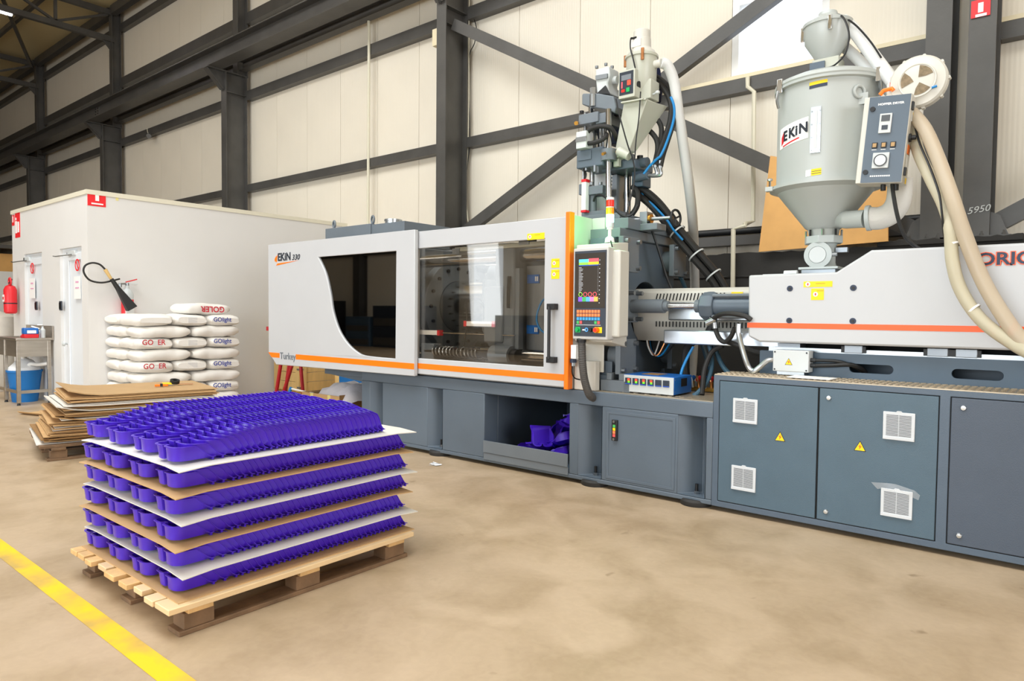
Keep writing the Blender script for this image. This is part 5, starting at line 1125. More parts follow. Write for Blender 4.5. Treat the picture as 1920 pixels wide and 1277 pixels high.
bun.append(([(-2.762,4.860,2.262), (-2.714,4.860,2.214), (-2.712,4.860,2.109), (-2.758,4.860,2.041)], .022, 'short looping hose at the start of the black bundle'))
for p_, r_, lb in bun: pipe('hydraulic_hose', 'rubber', p_, r_, lb+' slanting down behind the platen', 'hose', 10, True)
pipe('air_line', 'hose_blue', [(-2.735,4.940,2.292), (-2.704,4.940,2.191), (-2.618,4.950,2.112), (-2.509,4.970,1.991), (-2.463,4.990,1.914), (-2.403,5.040,1.831)], .009, 'blue air line tucked into the black hose bundle', 'air line', 8, True)
for q_, lb in ((bpath[3]+Vector((.012, .03, .026)), 'upper'), (bpath[4]+Vector((.012, .03, .026)), 'middle'), (bpath[5]+Vector((.012, .03, .026)), 'lower')):
    tag(M().ring(q_, (.62, .1, -.72), .068, .072, .012, 20).obj('cable_tie', 'grey_plastic'), lb+' pale tie around the black hose bundle', 'cable tie')
pipe('power_cord', 'black', [(-2.766,4.600,2.894), (-2.729,4.580,2.782), (-2.678,4.560,2.648), (-2.629,4.560,2.501), (-2.609,4.600,2.406), (-2.605,4.620,2.289), (-2.622,4.600,2.127), (-2.647,4.560,1.964), (-2.642,4.500,1.837)], .006, 'thin black cord hanging across the feed chute', 'cord', 6, True)
pipe('power_cord', 'black', [(-2.555,4.600,2.905), (-2.554,4.580,2.711), (-2.574,4.580,2.556), (-2.596,4.600,2.404)], .005, 'thin dark cord hanging from the loader control box', 'cord', 6, True)
pipe('power_cord', 'black', [(-2.924,4.550,2.118), (-2.894,4.540,2.159), (-2.823,4.520,2.149), (-2.753,4.500,2.094), (-2.691,4.500,2.021), (-2.633,4.520,1.974), (-2.588,4.560,1.991), (-2.578,4.620,2.065)], .009, 'black cable looping in front of the signal tower', 'cord', 6, True)
pipe('power_cord', 'black', [(-2.485,4.620,1.938), (-2.481,4.700,1.846), (-2.446,4.750,1.686), (-2.415,4.800,1.526), (-2.359,4.800,1.411)], .010, 'black cable running down across the fixed platen', 'cord', 6, True)
# hoses and cables between the platen and the injection unit
low = [([(-1.575,4.300,1.210), (-1.620,4.300,1.236), (-1.716,4.320,1.249), (-1.804,4.360,1.242), (-1.884,4.420,1.206)], .016, 'rubber', 'short black hose with red print under the injection cylinder', 'hydraulic_hose'),
       ([(-1.864,4.420,1.170), (-1.852,4.420,1.127), (-1.825,4.420,1.078), (-1.788,4.420,1.061), (-1.744,4.400,1.095), (-1.709,4.380,1.156)], .016, 'rubber', 'U-shaped black hose hanging under the injection cylinder', 'hydraulic_hose'),
       ([(-1.669,4.340,1.184), (-1.668,4.340,1.122), (-1.633,4.320,1.021), (-1.589,4.300,0.921), (-1.547,4.280,0.888), (-1.504,4.280,0.917), (-1.463,4.300,0.958), (-1.430,4.320,0.962)], .017, 'galv', 'silver flexible conduit looping down to the junction box', 'flexible_conduit'),
       ([(-1.813,4.500,1.062), (-1.709,4.500,1.030), (-1.612,4.480,0.999), (-1.515,4.450,0.990), (-1.414,4.450,1.002)], .018, 'rubber', 'black hose running right towards the machine bed', 'hydraulic_hose'),
       ([(-1.959,4.600,1.167), (-1.997,4.600,1.099), (-2.106,4.620,1.050), (-2.168,4.650,0.989), (-2.182,4.660,0.851), (-2.158,4.660,0.696)], .030, 'rubber', 'thick black cable bundle beside the lower lock plate', 'cable_bundle'),
       ([(-1.859,4.550,1.030), (-1.934,4.550,0.983), (-1.961,4.500,0.872), (-1.952,4.450,0.765), (-1.945,4.420,0.695)], .018, 'rubber', 'black hose dropping behind the cabinet corner', 'hydraulic_hose'),
       ([(-1.993,4.620,1.053), (-1.959,4.600,0.961), (-1.940,4.560,0.870), (-1.943,4.500,0.781), (-1.968,4.420,0.711), (-1.997,4.400,0.685)], .016, 'hose_slate', 'slate blue hose curling to the blue controller', 'coolant_hose'),
       ([(-1.983,4.660,1.072), (-1.933,4.640,0.961), (-1.864,4.600,0.872), (-1.779,4.550,0.825), (-1.668,4.500,0.811)], .017, 'hose_slate', 'slate blue hose sweeping right behind the cabinet', 'coolant_hose'),
       ([(-2.077,4.560,1.014), (-2.107,4.540,0.945), (-2.127,4.500,0.863), (-2.123,4.460,0.809)], .010, 'hose_blue', 'thin bright blue hose rising from the blue controller', 'air_line'),
       ([(-2.546,5.200,1.636), (-2.495,5.300,1.464), (-2.442,5.350,1.199), (-2.287,5.200,0.987), (-2.144,5.000,0.834)], .018, 'hose_slate', 'slate hose behind the fixed platen', 'coolant_hose')]
for p_, r_, m_, lb, nm in low: pipe(nm, m_, p_, r_, lb, 'hose' if 'hose' in nm else 'cable', 10, True)
fi = thing('hose_fitting', 'silver hose fitting below the injection cylinder head', 'fitting', (-1.902,4.420,1.188))
M().cyl((-1.900,4.440,1.242), (-1.899,4.430,1.198), .018, n=12).cyl((-1.917,4.410,1.184), (-1.853,4.410,1.213), .022, n=12).obj('tee', 'steel', fi); M().cyl((-1.865,4.420,1.192), (-1.860,4.420,1.149), .020, n=12).obj('ferrule', 'steel', fi)
mf = thing('water_manifold', 'row of small red and blue water valves behind the blue controller', 'manifold', (-1.95, 4.62, .69))
M().box(-2.2, -1.78, 4.66, 4.70, .69, .72).obj('manifold_bar', 'brass', mf)
for k in range(9):
    x = -2.18+k*.048; m_ = ('red', 'box_blue')[k % 2]
    M().cyl((x, 4.68, .72), (x, 4.68, .765), .013, n=10).obj('valve_stem', 'brass', mf); M().cyl((x, 4.66, .77), (x, 4.70, .785), .016, n=10).obj('valve_cap', m_, mf)
    M().tube([(x, 4.66, .775), (x+.01, 4.62, .80), (x+.03, 4.60, .77), (x+.03, 4.62, .72)], .007, 6).obj('valve_hose', 'grey_plastic' if k % 2 else 'copper', mf)
bd = M().box(-2.206,-1.206,6.220,6.240,1.801,2.591); 
bd = M().prism([(-2.223,6.200,1.819)[::2], (-1.178,6.200,1.852)[::2], (-1.196,6.300,2.391)[::2], (-2.139,6.300,2.671)[::2]], 'y', 6.22, 6.245).obj('plywood_board', 'ply'); tag(bd, 'tan board leaning on the black plinth behind the hopper dryer', 'board')

# ------------------------------------------------------------------ nested purple bins on a pallet
def pallet(lb, x0, x1, y0, y1, h, new, group=None, boards=None):
    t = thing('wooden_pallet', lb, 'pallet', ((x0+x1)/2, (y0+y1)/2, 0))
    m = 'wood_new' if new else 'wood_old'
    ym = (y0+y1)/2; xm = (x0+x1)/2; k = h/.125
    for x in (x0+.02, xm-.05, x1-.12): M().box(x, x+.10, y0+.04, y1-.03, 0, .019*k).obj('runner', 'wood_old', t, bev=.003)
    for x in (x0+.02, xm-.05, x1-.12):
        for y in (y0+.06, ym-.06, y1-.17): M().box(x+.005, x+.095, y, y+.12, .019*k, .082*k).obj('block', 'wood_old', t, bev=.003)
    for y in (y0+.07, ym-.05, y1-.16): M().box(x0+.01, x1-.01, y, y+.10, .082*k, .102*k).obj('stringer', m, t, bev=.003)
    random.seed(11)
    for a, b in boards or [(i/8, i/8+.1) for i in range(8)]:
        M().box(x0+(x1-x0)*a, x0+(x1-x0)*b, y0+random.uniform(-.012, .012), y1+random.uniform(-.01, .01), .102*k, h).obj('deck_board', 'wood_pale' if random.random() < .4 and new else m, t, bev=.003)
    return t
PX0, PX1, PY0, PY1 = -3.565, -2.545, 1.125, 2.338
pallet('pale wooden pallet carrying the purple bins', PX0, PX1, PY0, PY1, .125, True, boards=[(0, .075), (.085, .16), (.19, .26), (.30, .385), (.41, .51), (.56, .64), (.67, .745), (.80, .875), (.885, 1.0)])
def sheet(name, m, x0, x1, y0, y1, z, th, lb, sag=.0, group=None, rot=0, ctr=None, curl=0.):
    n, k = 8, 10; vs = []; fs = []
    for s_ in (0, 1):
        for i in range(n+1):
            for j in range(k+1):
                u = i/n; v = j/k; x = x0+(x1-x0)*u; y = y0+(y1-y0)*v
                e = max(0, abs(u-.5)*2-.75)*4; f = max(0, abs(v-.5)*2-.8)*5
                d = -sag*(e*e*.35+f*f*.5+e*f*.8) + curl*max(0, .25-v)**2*16
                vs.append((x, y, z+d+s_*th))
    W_ = k+1; T = (n+1)*(k+1)
    for i in range(n):
        for j in range(k):
            a = i*W_+j; fs += [(a, a+W_, a+W_+1, a+1), (T+a, T+a+1, T+a+W_+1, T+a+W_)]
    for i in range(n): fs += [(i*W_, T+i*W_, T+(i+1)*W_, (i+1)*W_), (i*W_+k, (i+1)*W_+k, T+(i+1)*W_+k, T+i*W_+k)]
    for j in range(k): fs += [(j, j+1, T+j+1, T+j), (n*W_+j, T+n*W_+j, T+n*W_+j+1, n*W_+j+1)]
    g_ = M().add(vs, fs)
    if rot: g_.rot(Matrix.Rotation(rot, 3, 'Z'), ctr)
    return tag(g_.obj(name, m), lb, 'cardboard sheet', group)
NZ = [.125+.102*k for k in range(6)]
ordn = ['directly on the pallet', 'second from the pallet', 'third from the pallet', 'fourth from the pallet', 'fifth from the pallet', 'carrying the top layer of bins']
for k in range(6):
    w = k % 2
    dx = (0, .012, -.006, .010, -.004, .006)[k]
    sheet('interlayer_sheet', 'carton_white' if w else 'cardboard', -3.55+dx*.5, -2.572+dx, 1.165+dx, 2.36+dx, NZ[k], .004, ('white' if w else 'tan')+' cardboard sheet '+ordn[k], sag=(.0 if k == 0 else .007))
# one bin: closed rounded back with a notch, side walls that fall in an S to the open mouth
BL, BW, BH, BT = .16, .175, .058, .0022
def bin_mesh():
    g = M()
    def hgt(y):
        if y < .075: return BH
        t = min(1, (y-.075)/(BL-.085)); s_ = t*t*(3-2*t); return BH+(.006-BH)*s_
    w = BW/2; r = .045
    path = []
    for y in (BL, .145, .13, .115, .10, .088, .076, .06): path.append((w, y))
    for i in range(6): a = i*PI/2/5; path.append((w-r+r*math.cos(a), r-r*math.sin(a)))
    path += [(.012, 0), (.004, .003), (.001, .019), (-.020, .019), (-.024, .003), (-.032, 0)]
    for i in range(5): a = PI/2+i*PI/2/4; path.append((-w+.028+.028*math.cos(a), .028-.028*math.sin(a)))
    for y in (.06, .076, .088, .10, .115, .13, .145, BL): path.append((-w, y))
    n = len(path); vs = []
    def nrm(i):
        a = Vector((*path[max(i-1, 0)], 0)); b = Vector((*path[min(i+1, n-1)], 0)); d = (b-a).normalized(); return Vector((-d.y, d.x, 0))
    for i, (x, y) in enumerate(path):
        h = hgt(y); nn = nrm(i); tp = .90
        fl = .007 if y < .08 else .0035
        ins = Vector((x, y, 0))-nn*BT
        q = Vector((x*tp, y if y > .02 else y+.006, 0))
        vs += [(q.x, q.y, 0), (x, y, h-.004), (x+nn.x*fl, y+nn.y*fl, h-.003), (x+nn.x*fl, y+nn.y*fl, h), (ins.x, ins.y, h), (ins.x*tp, max(ins.y, .006), .003)]
    fs = []
    for i in range(n-1):
        for k in range(5): fs.append((6*i+k, 6*(i+1)+k, 6*(i+1)+k+1, 6*i+k+1))
    fs.append(tuple(6*i for i in range(n))); fs.append(tuple(6*i+5 for i in range(n-1, -1, -1)))
    for e in (0, n-1): fs.append(tuple(6*e+k for k in range(6)))
    fs.append((0, 5, 6*(n-1)+5, 6*(n-1)))
    g.add(vs, fs); w2 = BW/2*.9
    g.box(-w2, w2, BL-.010, BL-.001, -.010, .002); return g
BG = bin_mesh(); bmsh = BG.mesh('purple_bin', 'purple', sharp=.7)
rows = [-2.63-BW/2-.004-.257*i for i in range(4)]
rown = ['rightmost row', 'second row from the right', 'third row from the right', 'leftmost row']
ORD = ['first', 'second', 'third', 'fourth', 'fifth', 'sixth', 'seventh', 'eighth', 'ninth', 'tenth', 'eleventh', 'twelfth', 'thirteenth', 'fourteenth', 'fifteenth', 'sixteenth', 'seventeenth', 'eighteenth', 'nineteenth', 'twentieth'] + ['twenty-'+w for w in ('first', 'second', 'third', 'fourth', 'fifth', 'sixth', 'seventh', 'eighth', 'ninth')] + ['thirtieth'] + ['thirty-'+w for w in ('first', 'second', 'third', 'fourth', 'fifth', 'sixth', 'seventh')]
layn = ['bottom layer', 'second layer', 'third layer', 'fourth layer', 'fifth layer', 'top layer']
random.seed(21)
rest = M(); cnt = 0
jit = [[(random.uniform(-.006, .006), random.uniform(-.008, .008)) for _ in range(4)] for _ in range(6)]
for k in range(6):
    top = k == 5
    for r_ in range(4):
        nb = 31 if top else 36
        if top and r_ in (1, 2, 3): nb = (31, 33, 34, 35)[r_]
        zb = NZ[k]+.0145; y0 = 1.185+jit[k][r_][1]+(.0 if not top else .004); x = rows[r_]+jit[k][r_][0]
        first2 = 4 if top and r_ == 2 else 1
        pit = (2.335-.16-y0)/(36-1)
        yy = y0
        for i in range(nb):
            tmax = math.radians(25 if top else 13)
            th = min(tmax, math.radians(3.2 if top else 2.6)*i)
            if i: yy += pit*(1.6 if i < 3 else 1.0)*random.uniform(.9, 1.1)
            if not top and i == nb-1: pass
            mt = Matrix.Translation((x+random.uniform(-.0015, .0015), yy+BL, zb)) @ Matrix.Rotation(-th, 4, 'X') @ Matrix.Translation((0, -BL, 0)) @ Matrix.Rotation(random.uniform(-.004, .004), 4, 'Z')
            vis = r_ == 0 or i < (3 if not top else 22)
            if top and r_ == 3 and i < 30: vis = True
            if vis and cnt < 330:
                o = bpy.data.objects.new('purple_bin', bmsh); C.objects.link(o); o.matrix_world = mt
                lb = ('%s purple bin from the front, %s, %s' % (ORD[i], rown[r_], layn[k]))
                tag(o, lb, 'bin', 'nested purple bins, %s, %s' % (layn[k], rown[r_])); cnt += 1
            else: rest.merge(BG, mt)
ro = rest.obj('nested_purple_bins', 'purple', kind='stuff'); tag(ro, 'remaining purple bins nested in the hidden inner rows of the stack', 'bins')
# purple bins dropped into the chute of the machine
random.seed(4)
spots = [(-3.38, 4.34, .105, 0, 0, .5), (-3.20, 4.26, .20, 1.35, .1, 1.1), (-3.02, 4.24, .12, .1, .05, 1.75), (-2.95, 4.32, .17, -.3, .15, 1.9), (-3.10, 4.36, .20, .4, -.3, .3), (-2.99, 4.40, .25, -.3, .4, 2.0), (-2.95, 4.44, .33, .2, .5, 1.4), (-3.24, 4.40, .14, .5, .2, 2.8), (-3.08, 4.48, .30, 2.8, .2, .8), (-2.96, 4.52, .38, .3, .15, 1.8), (-3.20, 4.50, .20, 1.0, .4, .2), (-3.42, 4.48, .105, .05, .05, 3.0), (-3.28, 4.55, .12, .1, .2, 1.2), (-3.05, 4.56, .20, -.4, .1, .9), (-3.12, 4.62, .28, .3, -.3, 2.2), (-2.96, 4.64, .30, .2, .3, .3)]
cl = ['lying flat at the left of the chute', 'standing on edge in the middle of the chute', 'lying just behind the front lip of the chute', 'right in front at the chute wall', 'tilted on the middle of the pile', 'leaning near the right of the pile', 'high on the right of the pile', 'behind the one on edge', 'turned over on top of the pile', 'topmost at the right chute wall', 'at the back of the pile', 'farthest left at the back of the chute', 'low at the back left of the pile', 'deep in the middle of the pile', 'at the very back of the pile', 'in the back right corner of the chute']
for (x, y, z, a, b, c), w in zip(spots, cl):
    o = bpy.data.objects.new('purple_bin', bmsh); C.objects.link(o); o.location = (x, y, z); o.rotation_euler = (a, b, c)
    tag(o, 'purple plastic bin '+w, 'bin', 'purple bins in the machine chute')

# ------------------------------------------------------------------ stack of cardboard sheets on an old pallet
CA = math.radians(-11); CC = (-6.72, 2.58, 0)
pc = pallet('old wooden pallet under the cardboard sheets', CC[0]-.53, CC[0]+.47, CC[1]-.68, CC[1]+.52, .13, False); 
for ch in pc.children: pass
pc.rotation_euler = (0, 0, CA)
random.seed(9); z = .13
for i in range(30):
    th = random.choice((.006, .008, .010)); m_ = random.choice(('cardboard', 'cardboard_pale', 'cardboard', 'cardboard_dark', 'carton_white'))
    if i == 29: m_ = 'cardboard_pale'
    lx = .008*i+random.uniform(-.05, .05); ly = .006*i+random.uniform(-.05, .03)
    lb = 'top tan cardboard sheet of the stack, tools lying on it' if i == 29 else '%s sheet from the pallet up in the cardboard stack, %s' % (ORD[i], {'cardboard': 'tan', 'cardboard_pale': 'light tan', 'cardboard_dark': 'brown', 'carton_white': 'white'}[m_])
    sheet('cardboard_sheet', m_, CC[0]-.56+lx, CC[0]+.42+lx*.6, CC[1]-.66+ly, CC[1]+.56+ly*.6, z, th, lb, sag=random.uniform(.0, .006), rot=CA+random.uniform(-.03, .03), ctr=CC, group='cardboard sheets in the stack', curl=(.05 if i in (29, 20, 14) else random.uniform(0, .012)))
    z += th+random.uniform(.003, .008)
CZ = z
sheet('cardboard_sheet', 'cardboard', -9.6, -8.75, 2.60, 2.85, .002, .006, 'loose cardboard piece on the floor beside the sink table', rot=.3, ctr=(-9.2, 2.7, 0), curl=.03)
ct = thing('utility_cutter', 'orange and black cutter lying on the cardboard stack', 'cutter', (-6.541,2.782,0.560))
q = Vector((-6.503,2.752,0.560)); q.z = CZ+.012
M().bar(q, q+Vector((.05, .10, 0)), .035, .02).obj('handle', 'orange', ct, bev=.006); M().bar(q+Vector((.02, .04, .002)), q+Vector((.03, .06, .002)), .04, .024).obj('grip_ring', 'black', ct); M().bar(q+Vector((.05, .10, 0)), q+Vector((.07, .14, 0)), .02, .006).obj('blade', 'steel', ct)
tr_ = thing('tape_dispenser', 'yellow and black tape dispenser beside the orange cutter', 'dispenser', (q.x-.03, q.y+.2, CZ))
M().ring(q+Vector((-.04, .20, .02)), (.3, 0, 1), .022, .042, .03, 20).obj('roll', 'black', tr_); M().bar(q+Vector((-.08, .10, .0)), q+Vector((-.04, .19, .0)), .05, .024).obj('grip', 'yellow', tr_, bev=.006); M().bar(q+Vector((-.02, .22, -.004)), q+Vector((.02, .34, -.008)), .03, .004).obj('tape_tail', 'copper', tr_)

# ------------------------------------------------------------------ sacks
SL, SW, SH = .60, .405, .145
def sack_mesh(seed):
    rnd = random.Random(seed); g = M(); nu, nv = 14, 20; vs = []; fs = []
    ph = [rnd.uniform(0, 6.28) for _ in range(6)]
    for i in range(nu+1):
        u = -1+2*i/nu; e = abs(u)
        hw = SW/2*(1-.10*e**6); hh = SH/2*(1-.38*e**5)
        if i in (0, nu): hw *= .93; hh *= .72
        for j in range(nv):
            a = 2*PI*j/nv; ca, sa = math.cos(a), math.sin(a); p = .55
            x = u*SL/2*(1-.012*math.sin(2*a+ph[0])); 
            y = hw*math.copysign(abs(ca)**p, ca); zz = hh*math.copysign(abs(sa)**p, sa)
            k = .006*math.sin(5*u+ph[1]+2*a)+.004*math.sin(11*u+ph[2])*math.sin(3*a+ph[3])+.003*math.sin(17*u+ph[4])
            vs.append((x, y+k*ca, zz+k*.7*sa+SH/2))
    for i in range(nu):
        for j in range(nv): fs.append((i*nv+j, i*nv+(j+1) % nv, (i+1)*nv+(j+1) % nv, (i+1)*nv+j))
    fs += [tuple(range(nv-1, -1, -1)), tuple(range(nu*nv, (nu+1)*nv))]
    return g.add(vs, fs)
smesh = [sack_mesh(i).mesh('material_sack', 'sack', sharp=1.0) for i in range(4)]
SX1, SX0, SY0, SY1 = -8.20, -9.155, 3.29, 4.545
random.seed(31)
def sack(x, y, z, rz, lb, txt=None):
    o = bpy.data.objects.new('material_sack', random.choice(smesh)); C.objects.link(o); o.location = (x, y, z); o.rotation_euler = (random.uniform(-.02, .02), random.uniform(-.015, .015), rz+random.uniform(-.03, .03))
    LOC[o.name] = (0, 0, 0); tag(o, lb, 'sack', 'white sacks in the pile')
    if txt:
        body, m_, sz = txt
        f = SL/2+.003
        l_ = M().box(f-.004, f-.001, -.05, .06, SH*.32, SH*.74).obj('end_label', 'sack_label', o)
        if body: text(body, sz, 'lettering', m_, o, (f, -.165, SH*.42), xdir=(0, 1, 0), ydir=(0, 0, 1), ext=.0006, bold=.001, sx=.95)
    return o
pallet('pallet hidden under the white sacks', SX0+.02, SX1-.03, SY0+.03, SY1-.03, .09, False)
words = ['lowest', 'second lowest', 'third', 'fourth', 'fifth', 'sixth', 'seventh', 'uppermost full']
Z0 = .09; PT = .137
third = (SY1-SY0)/3; half = (SY1-SY0)/2
for k in range(8):
    zb = Z0+k*PT; A = (7-k) % 2 == 0; L = words[k]+' row of the sack pile'
    if A:
        for j in range(3):
            tx = [('GO  ER', 'ink_red', .085) if k in (3, 5, 1) else None, ('', 'ink_blue', .05), ('GOlight', 'ink_blue', .075)][j]
            if k == 7 and j == 0: tx = None
            sack(SX1-SL/2, SY0+third*(j+.5), zb, 0, '%s sack with its end forward, %s' % (('left', 'middle', 'right')[j], L), tx)
        sack(SX0+SW/2-.02, SY0+SL/2, zb, PI/2, 'left rear sack with its end to the side, %s' % L)
        if k == 7: sack(SX0+SW/2-.02, SY1-SL/2, zb, PI/2, 'right rear sack against the white wall, %s' % L)
    else:
        for j in range(2): sack(SX1-SW/2, SY0+half*(j+.5), zb, PI/2, '%s long sack with its side forward, %s' % (('left', 'right')[j], L))
        sack(SX0+SL/2-.03, SY0+SW/2+.01, zb, 0, 'left rear sack with its side to the left, %s' % L)
o = sack(-8.50, 4.16, Z0+8*PT, PI/2+.1, 'single sack with red print lying on top of the pile'); 
text('GOLER', .10, 'lettering', 'ink_red', o, (.20, -SW/2-.004, SH*.72), xdir=(-1, 0, 0), ydir=(0, -.05, -.8), ext=.0006, bold=.002)

# ------------------------------------------------------------------ fire extinguishers
fx = thing('fire_extinguisher', 'red carbon dioxide extinguisher with black horn on the white room side wall', 'extinguisher', (-9.09, 3.53, .95))
ex, ey = -9.10, 3.535
M().lathe([(.055, .86), (.068, .88), (.07, .92), (.07, 1.37)], (ex, ey, 0), 28).obj('cylinder', 'red', fx)
M().lathe([(.07, 1.37), (.07, 1.43), (.05, 1.48), (.025, 1.505), (.022, 1.54)], (ex, ey, 0), 28).obj('shoulder', 'grey_plastic', fx)
M().box(ex+.045, ex+.072, ey-.045, ey+.05, 1.10, 1.26).obj('instruction_label', 'white', fx); M().box(ex+.072, ex+.074, ey-.035, ey+.04, 1.18, 1.20).box(ex+.072, ex+.074, ey-.035, ey+.04, 1.14, 1.155).obj('label_print', 'red', fx)
M().cyl((ex, ey, 1.535), (ex, ey, 1.575), .022, n=14).cyl((ex, ey-.09, 1.56), (ex, ey, 1.565), .012, n=10).obj('valve', 'steel', fx)
M().bar((ex+.01, ey-.02, 1.585), (ex+.01, ey+.11, 1.625), .018, .012).obj('lever', 'red', fx); M().bar((ex+.01, ey, 1.57), (ex+.01, ey+.12, 1.565), .018, .010).obj('carry_handle', 'grey_plastic', fx)
M().cyl((ex+.02, ey-.09, 1.52), (ex+.02, ey-.09, 1.57), .02, n=12).obj('coupling', 'steel', fx)
M().tube([(-9.070,3.435,1.620), (-9.040,3.351,1.596), (-9.020,3.213,1.564), (-9.020,3.087,1.590), (-9.020,3.026,1.681), (-9.020,3.044,1.758), (-9.020,3.118,1.794), (-9.020,3.199,1.780), (-9.020,3.256,1.726)], .011, 10).obj('hose', 'rubber', fx)
h_ = M().cyl((-9.020,3.256,1.726), (-9.010,3.322,1.607), .022, .017, 12).obj('grip', 'wood_crate', fx)
a_ = Vector((-9.000,3.318,1.613)); b_ = Vector((-8.960,3.529,1.255))
M().cyl(a_, a_+(b_-a_)*.35, .022, .030, 16).obj('horn_neck', 'black', fx)
d_ = (b_-a_).normalized(); sd_ = d_.cross(Vector((1, 0, 0))).normalized(); u_ = Vector((1, 0, 0))
p0 = a_+(b_-a_)*.3
M().add([p0+sd_*.024+u_*.022, p0-sd_*.024+u_*.022, p0-sd_*.024-u_*.022, p0+sd_*.024-u_*.022, b_+sd_*.062+u_*.04, b_-sd_*.062+u_*.04, b_-sd_*.062-u_*.04, b_+sd_*.062-u_*.04], [(0, 1, 2, 3), (0, 4, 5, 1), (1, 5, 6, 2), (2, 6, 7, 3), (3, 7, 4, 0), (4, 7, 6, 5)]).obj('horn', 'black', fx, bev=.006)
M().box(RX, RX+.02, ey-.03, ey+.03, 1.25, 1.33).obj('wall_bracket', 'steel', fx)
fe = thing('fire_extinguisher', 'red powder extinguisher at the far end of the white room front', 'extinguisher', (-11.98, 3.02, 1.1))
ex2, ey2 = -11.829, 3.02; zt2 = 1.564; zb2 = 1.173
M().lathe([(.06, zb2), (.078, zb2+.02), (.08, zb2+.05), (.08, zt2-.05), (.06, zt2), (.025, zt2+.02)], (ex2, ey2, 0), 28).obj('cylinder', 'red', fe)
M().lathe([(.0815, zb2+.14), (.0815, zb2+.155)], (ex2, ey2, 0), 28).obj('strap', 'black', fe); M().cyl((ex2, ey2, zt2+.01), (ex2, ey2, zt2+.06), .02, n=10).bar((ex2-.03, ey2, zt2+.05), (ex2+.08, ey2, zt2+.10), .018, .012).obj('valve_lever', 'black', fe)
M().box(ex2-.055, ex2+.02, ey2-.0815, ey2-.06, zb2+.17, zt2-.12).obj('instruction_label', 'white', fe); M().box(ex2-.04, ex2+.01, ey2-.083, ey2-.0815, zb2+.2, zb2+.24).obj('label_print', 'red', fe)
M().torus((ex2+.03, ey2-.01, zt2+.07), (0, 1, 0), .05, .012, 18, 6).obj('hose', 'red', fe)

# ------------------------------------------------------------------ sink table corner
sx0, sx1, sy0, sy1, sz = -11.45, -10.38, 2.70, 3.10, .865
sk_ = thing('sink_table', 'stainless steel sink table standing by the white room front', 'sink', (-10.9, 2.9, 0))
M().plate([(sx0, sy0), (sx1, sy0), (sx1, sy1), (sx0, sy1)], [[(-11.35, 2.78), (-10.75, 2.78), (-10.75, 3.0), (-11.35, 3.0)]], 'z', sz-.03, sz).obj('table_top', 'stainless', sk_, bev=.004)
M().box(sx0, sx1, sy1, sy1+.02, sz-.03, sz+.155).obj('splash_back', 'stainless', sk_)
M().box(sx0+.02, sx1-.02, sy0+.02, sy0+.03, sz-.24, sz-.03).box(sx1-.03, sx1-.02, sy0+.02, sy1-.02, sz-.24, sz-.03).obj('apron', 'stainless', sk_)
M().plate([(-11.36, 2.77), (-10.74, 2.77), (-10.74, 3.01), (-11.36, 3.01)], [[(-11.35, 2.78), (-10.75, 2.78), (-10.75, 3.0), (-11.35, 3.0)]], 'z', sz-.22, sz-.02).box(-11.36, -10.74, 2.77, 3.01, sz-.225, sz-.22).obj('basin', 'stainless', sk_)
for x in (sx0+.02, -10.97, sx1-.06):
    for y in ((sy0+.01, sy1-.05) if x != -10.97 else (sy0+.01,)):
        l_ = M().box(x, x+.042, y, y+.042, .03, sz-.03).obj('leg', 'stainless', sk_, bev=.004); M().cyl((x+.02, y+.02, 0), (x+.02, y+.02, .03), .022, .014, 12).obj('foot', 'black', l_)
M().box(sx0+.05, sx1-.05, sy0+.02, sy0+.045, .15, .19).obj('lower_rail', 'stainless', sk_); M().box(sx1-.052, sx1-.028, sy0+.05, sy1-.05, .15, .19).obj('lower_rail', 'stainless', sk_)
M().tube([(-10.85, 2.9, sz-.22), (-10.85, 2.9, sz-.4), (-10.8, 2.92, sz-.46), (-10.72, 2.94, sz-.36), (-10.6, 3.0, sz-.36), (-10.45, 3.08, sz-.34)], .024, 10).obj('drain_pipe', 'white', sk_)
fa = thing('faucet', 'chrome mixer tap on the sink table', 'faucet', (-10.62, 3.04, sz))
M().cyl((-10.62, 3.04, sz), (-10.62, 3.04, sz+.10), .026, n=14).obj('body', 'chrome', fa); M().tube([(-10.62, 3.04, sz+.08), (-10.64, 2.97, sz+.10), (-10.66, 2.88, sz+.07)], .015, 8).obj('spout', 'chrome', fa); M().bar((-10.62, 3.04, sz+.11), (-10.64, 2.94, sz+.15), .02, .012).obj('lever', 'chrome', fa)
db = thing('detergent_box', 'blue and red detergent pack on the sink table', 'detergent', (-10.45, 2.9, sz))
M().box(-10.53, -10.41, 2.80, 2.96, sz, sz+.05).obj('lower_band', 'red', db, bev=.006); M().box(-10.53, -10.41, 2.80, 2.96, sz+.05, sz+.13).obj('upper_band', 'box_blue', db, bev=.01); M().box(-10.409, -10.407, 2.83, 2.93, sz+.06, sz+.1).obj('logo_patch', 'white', db)
sb_ = thing('soap_bottle', 'clear soap bottle behind the detergent pack', 'bottle', (-10.47, 3.02, sz))
M().lathe([(.03, 0), (.032, .1), (.012, .13), (.012, .15)], (-10.47, 3.02, sz), 14).obj('bottle', 'grey_plastic', sb_); M().bar((-10.47, 3.02, sz+.17), (-10.50, 2.97, sz+.17), .015, .012).obj('pump', 'white', sb_)
tag(M().box(-10.66, -10.58, 2.82, 2.9, sz, sz+.03).obj('sponge', 'ink_red', bev=.008), 'brownish red sponge left of the detergent pack', 'sponge')
bk = thing('blue_bucket', 'blue plastic bucket with white bin liner under the sink table', 'bucket', (-10.85, 2.92, 0))
M().lathe([(.145, 0), (.195, .40), (.205, .40), (.205, .425), (.19, .425), (.14, .02)], (-10.87, 2.92, 0), 28).obj('pail', 'bucket_blue', bk)
random.seed(2); g_ = M()
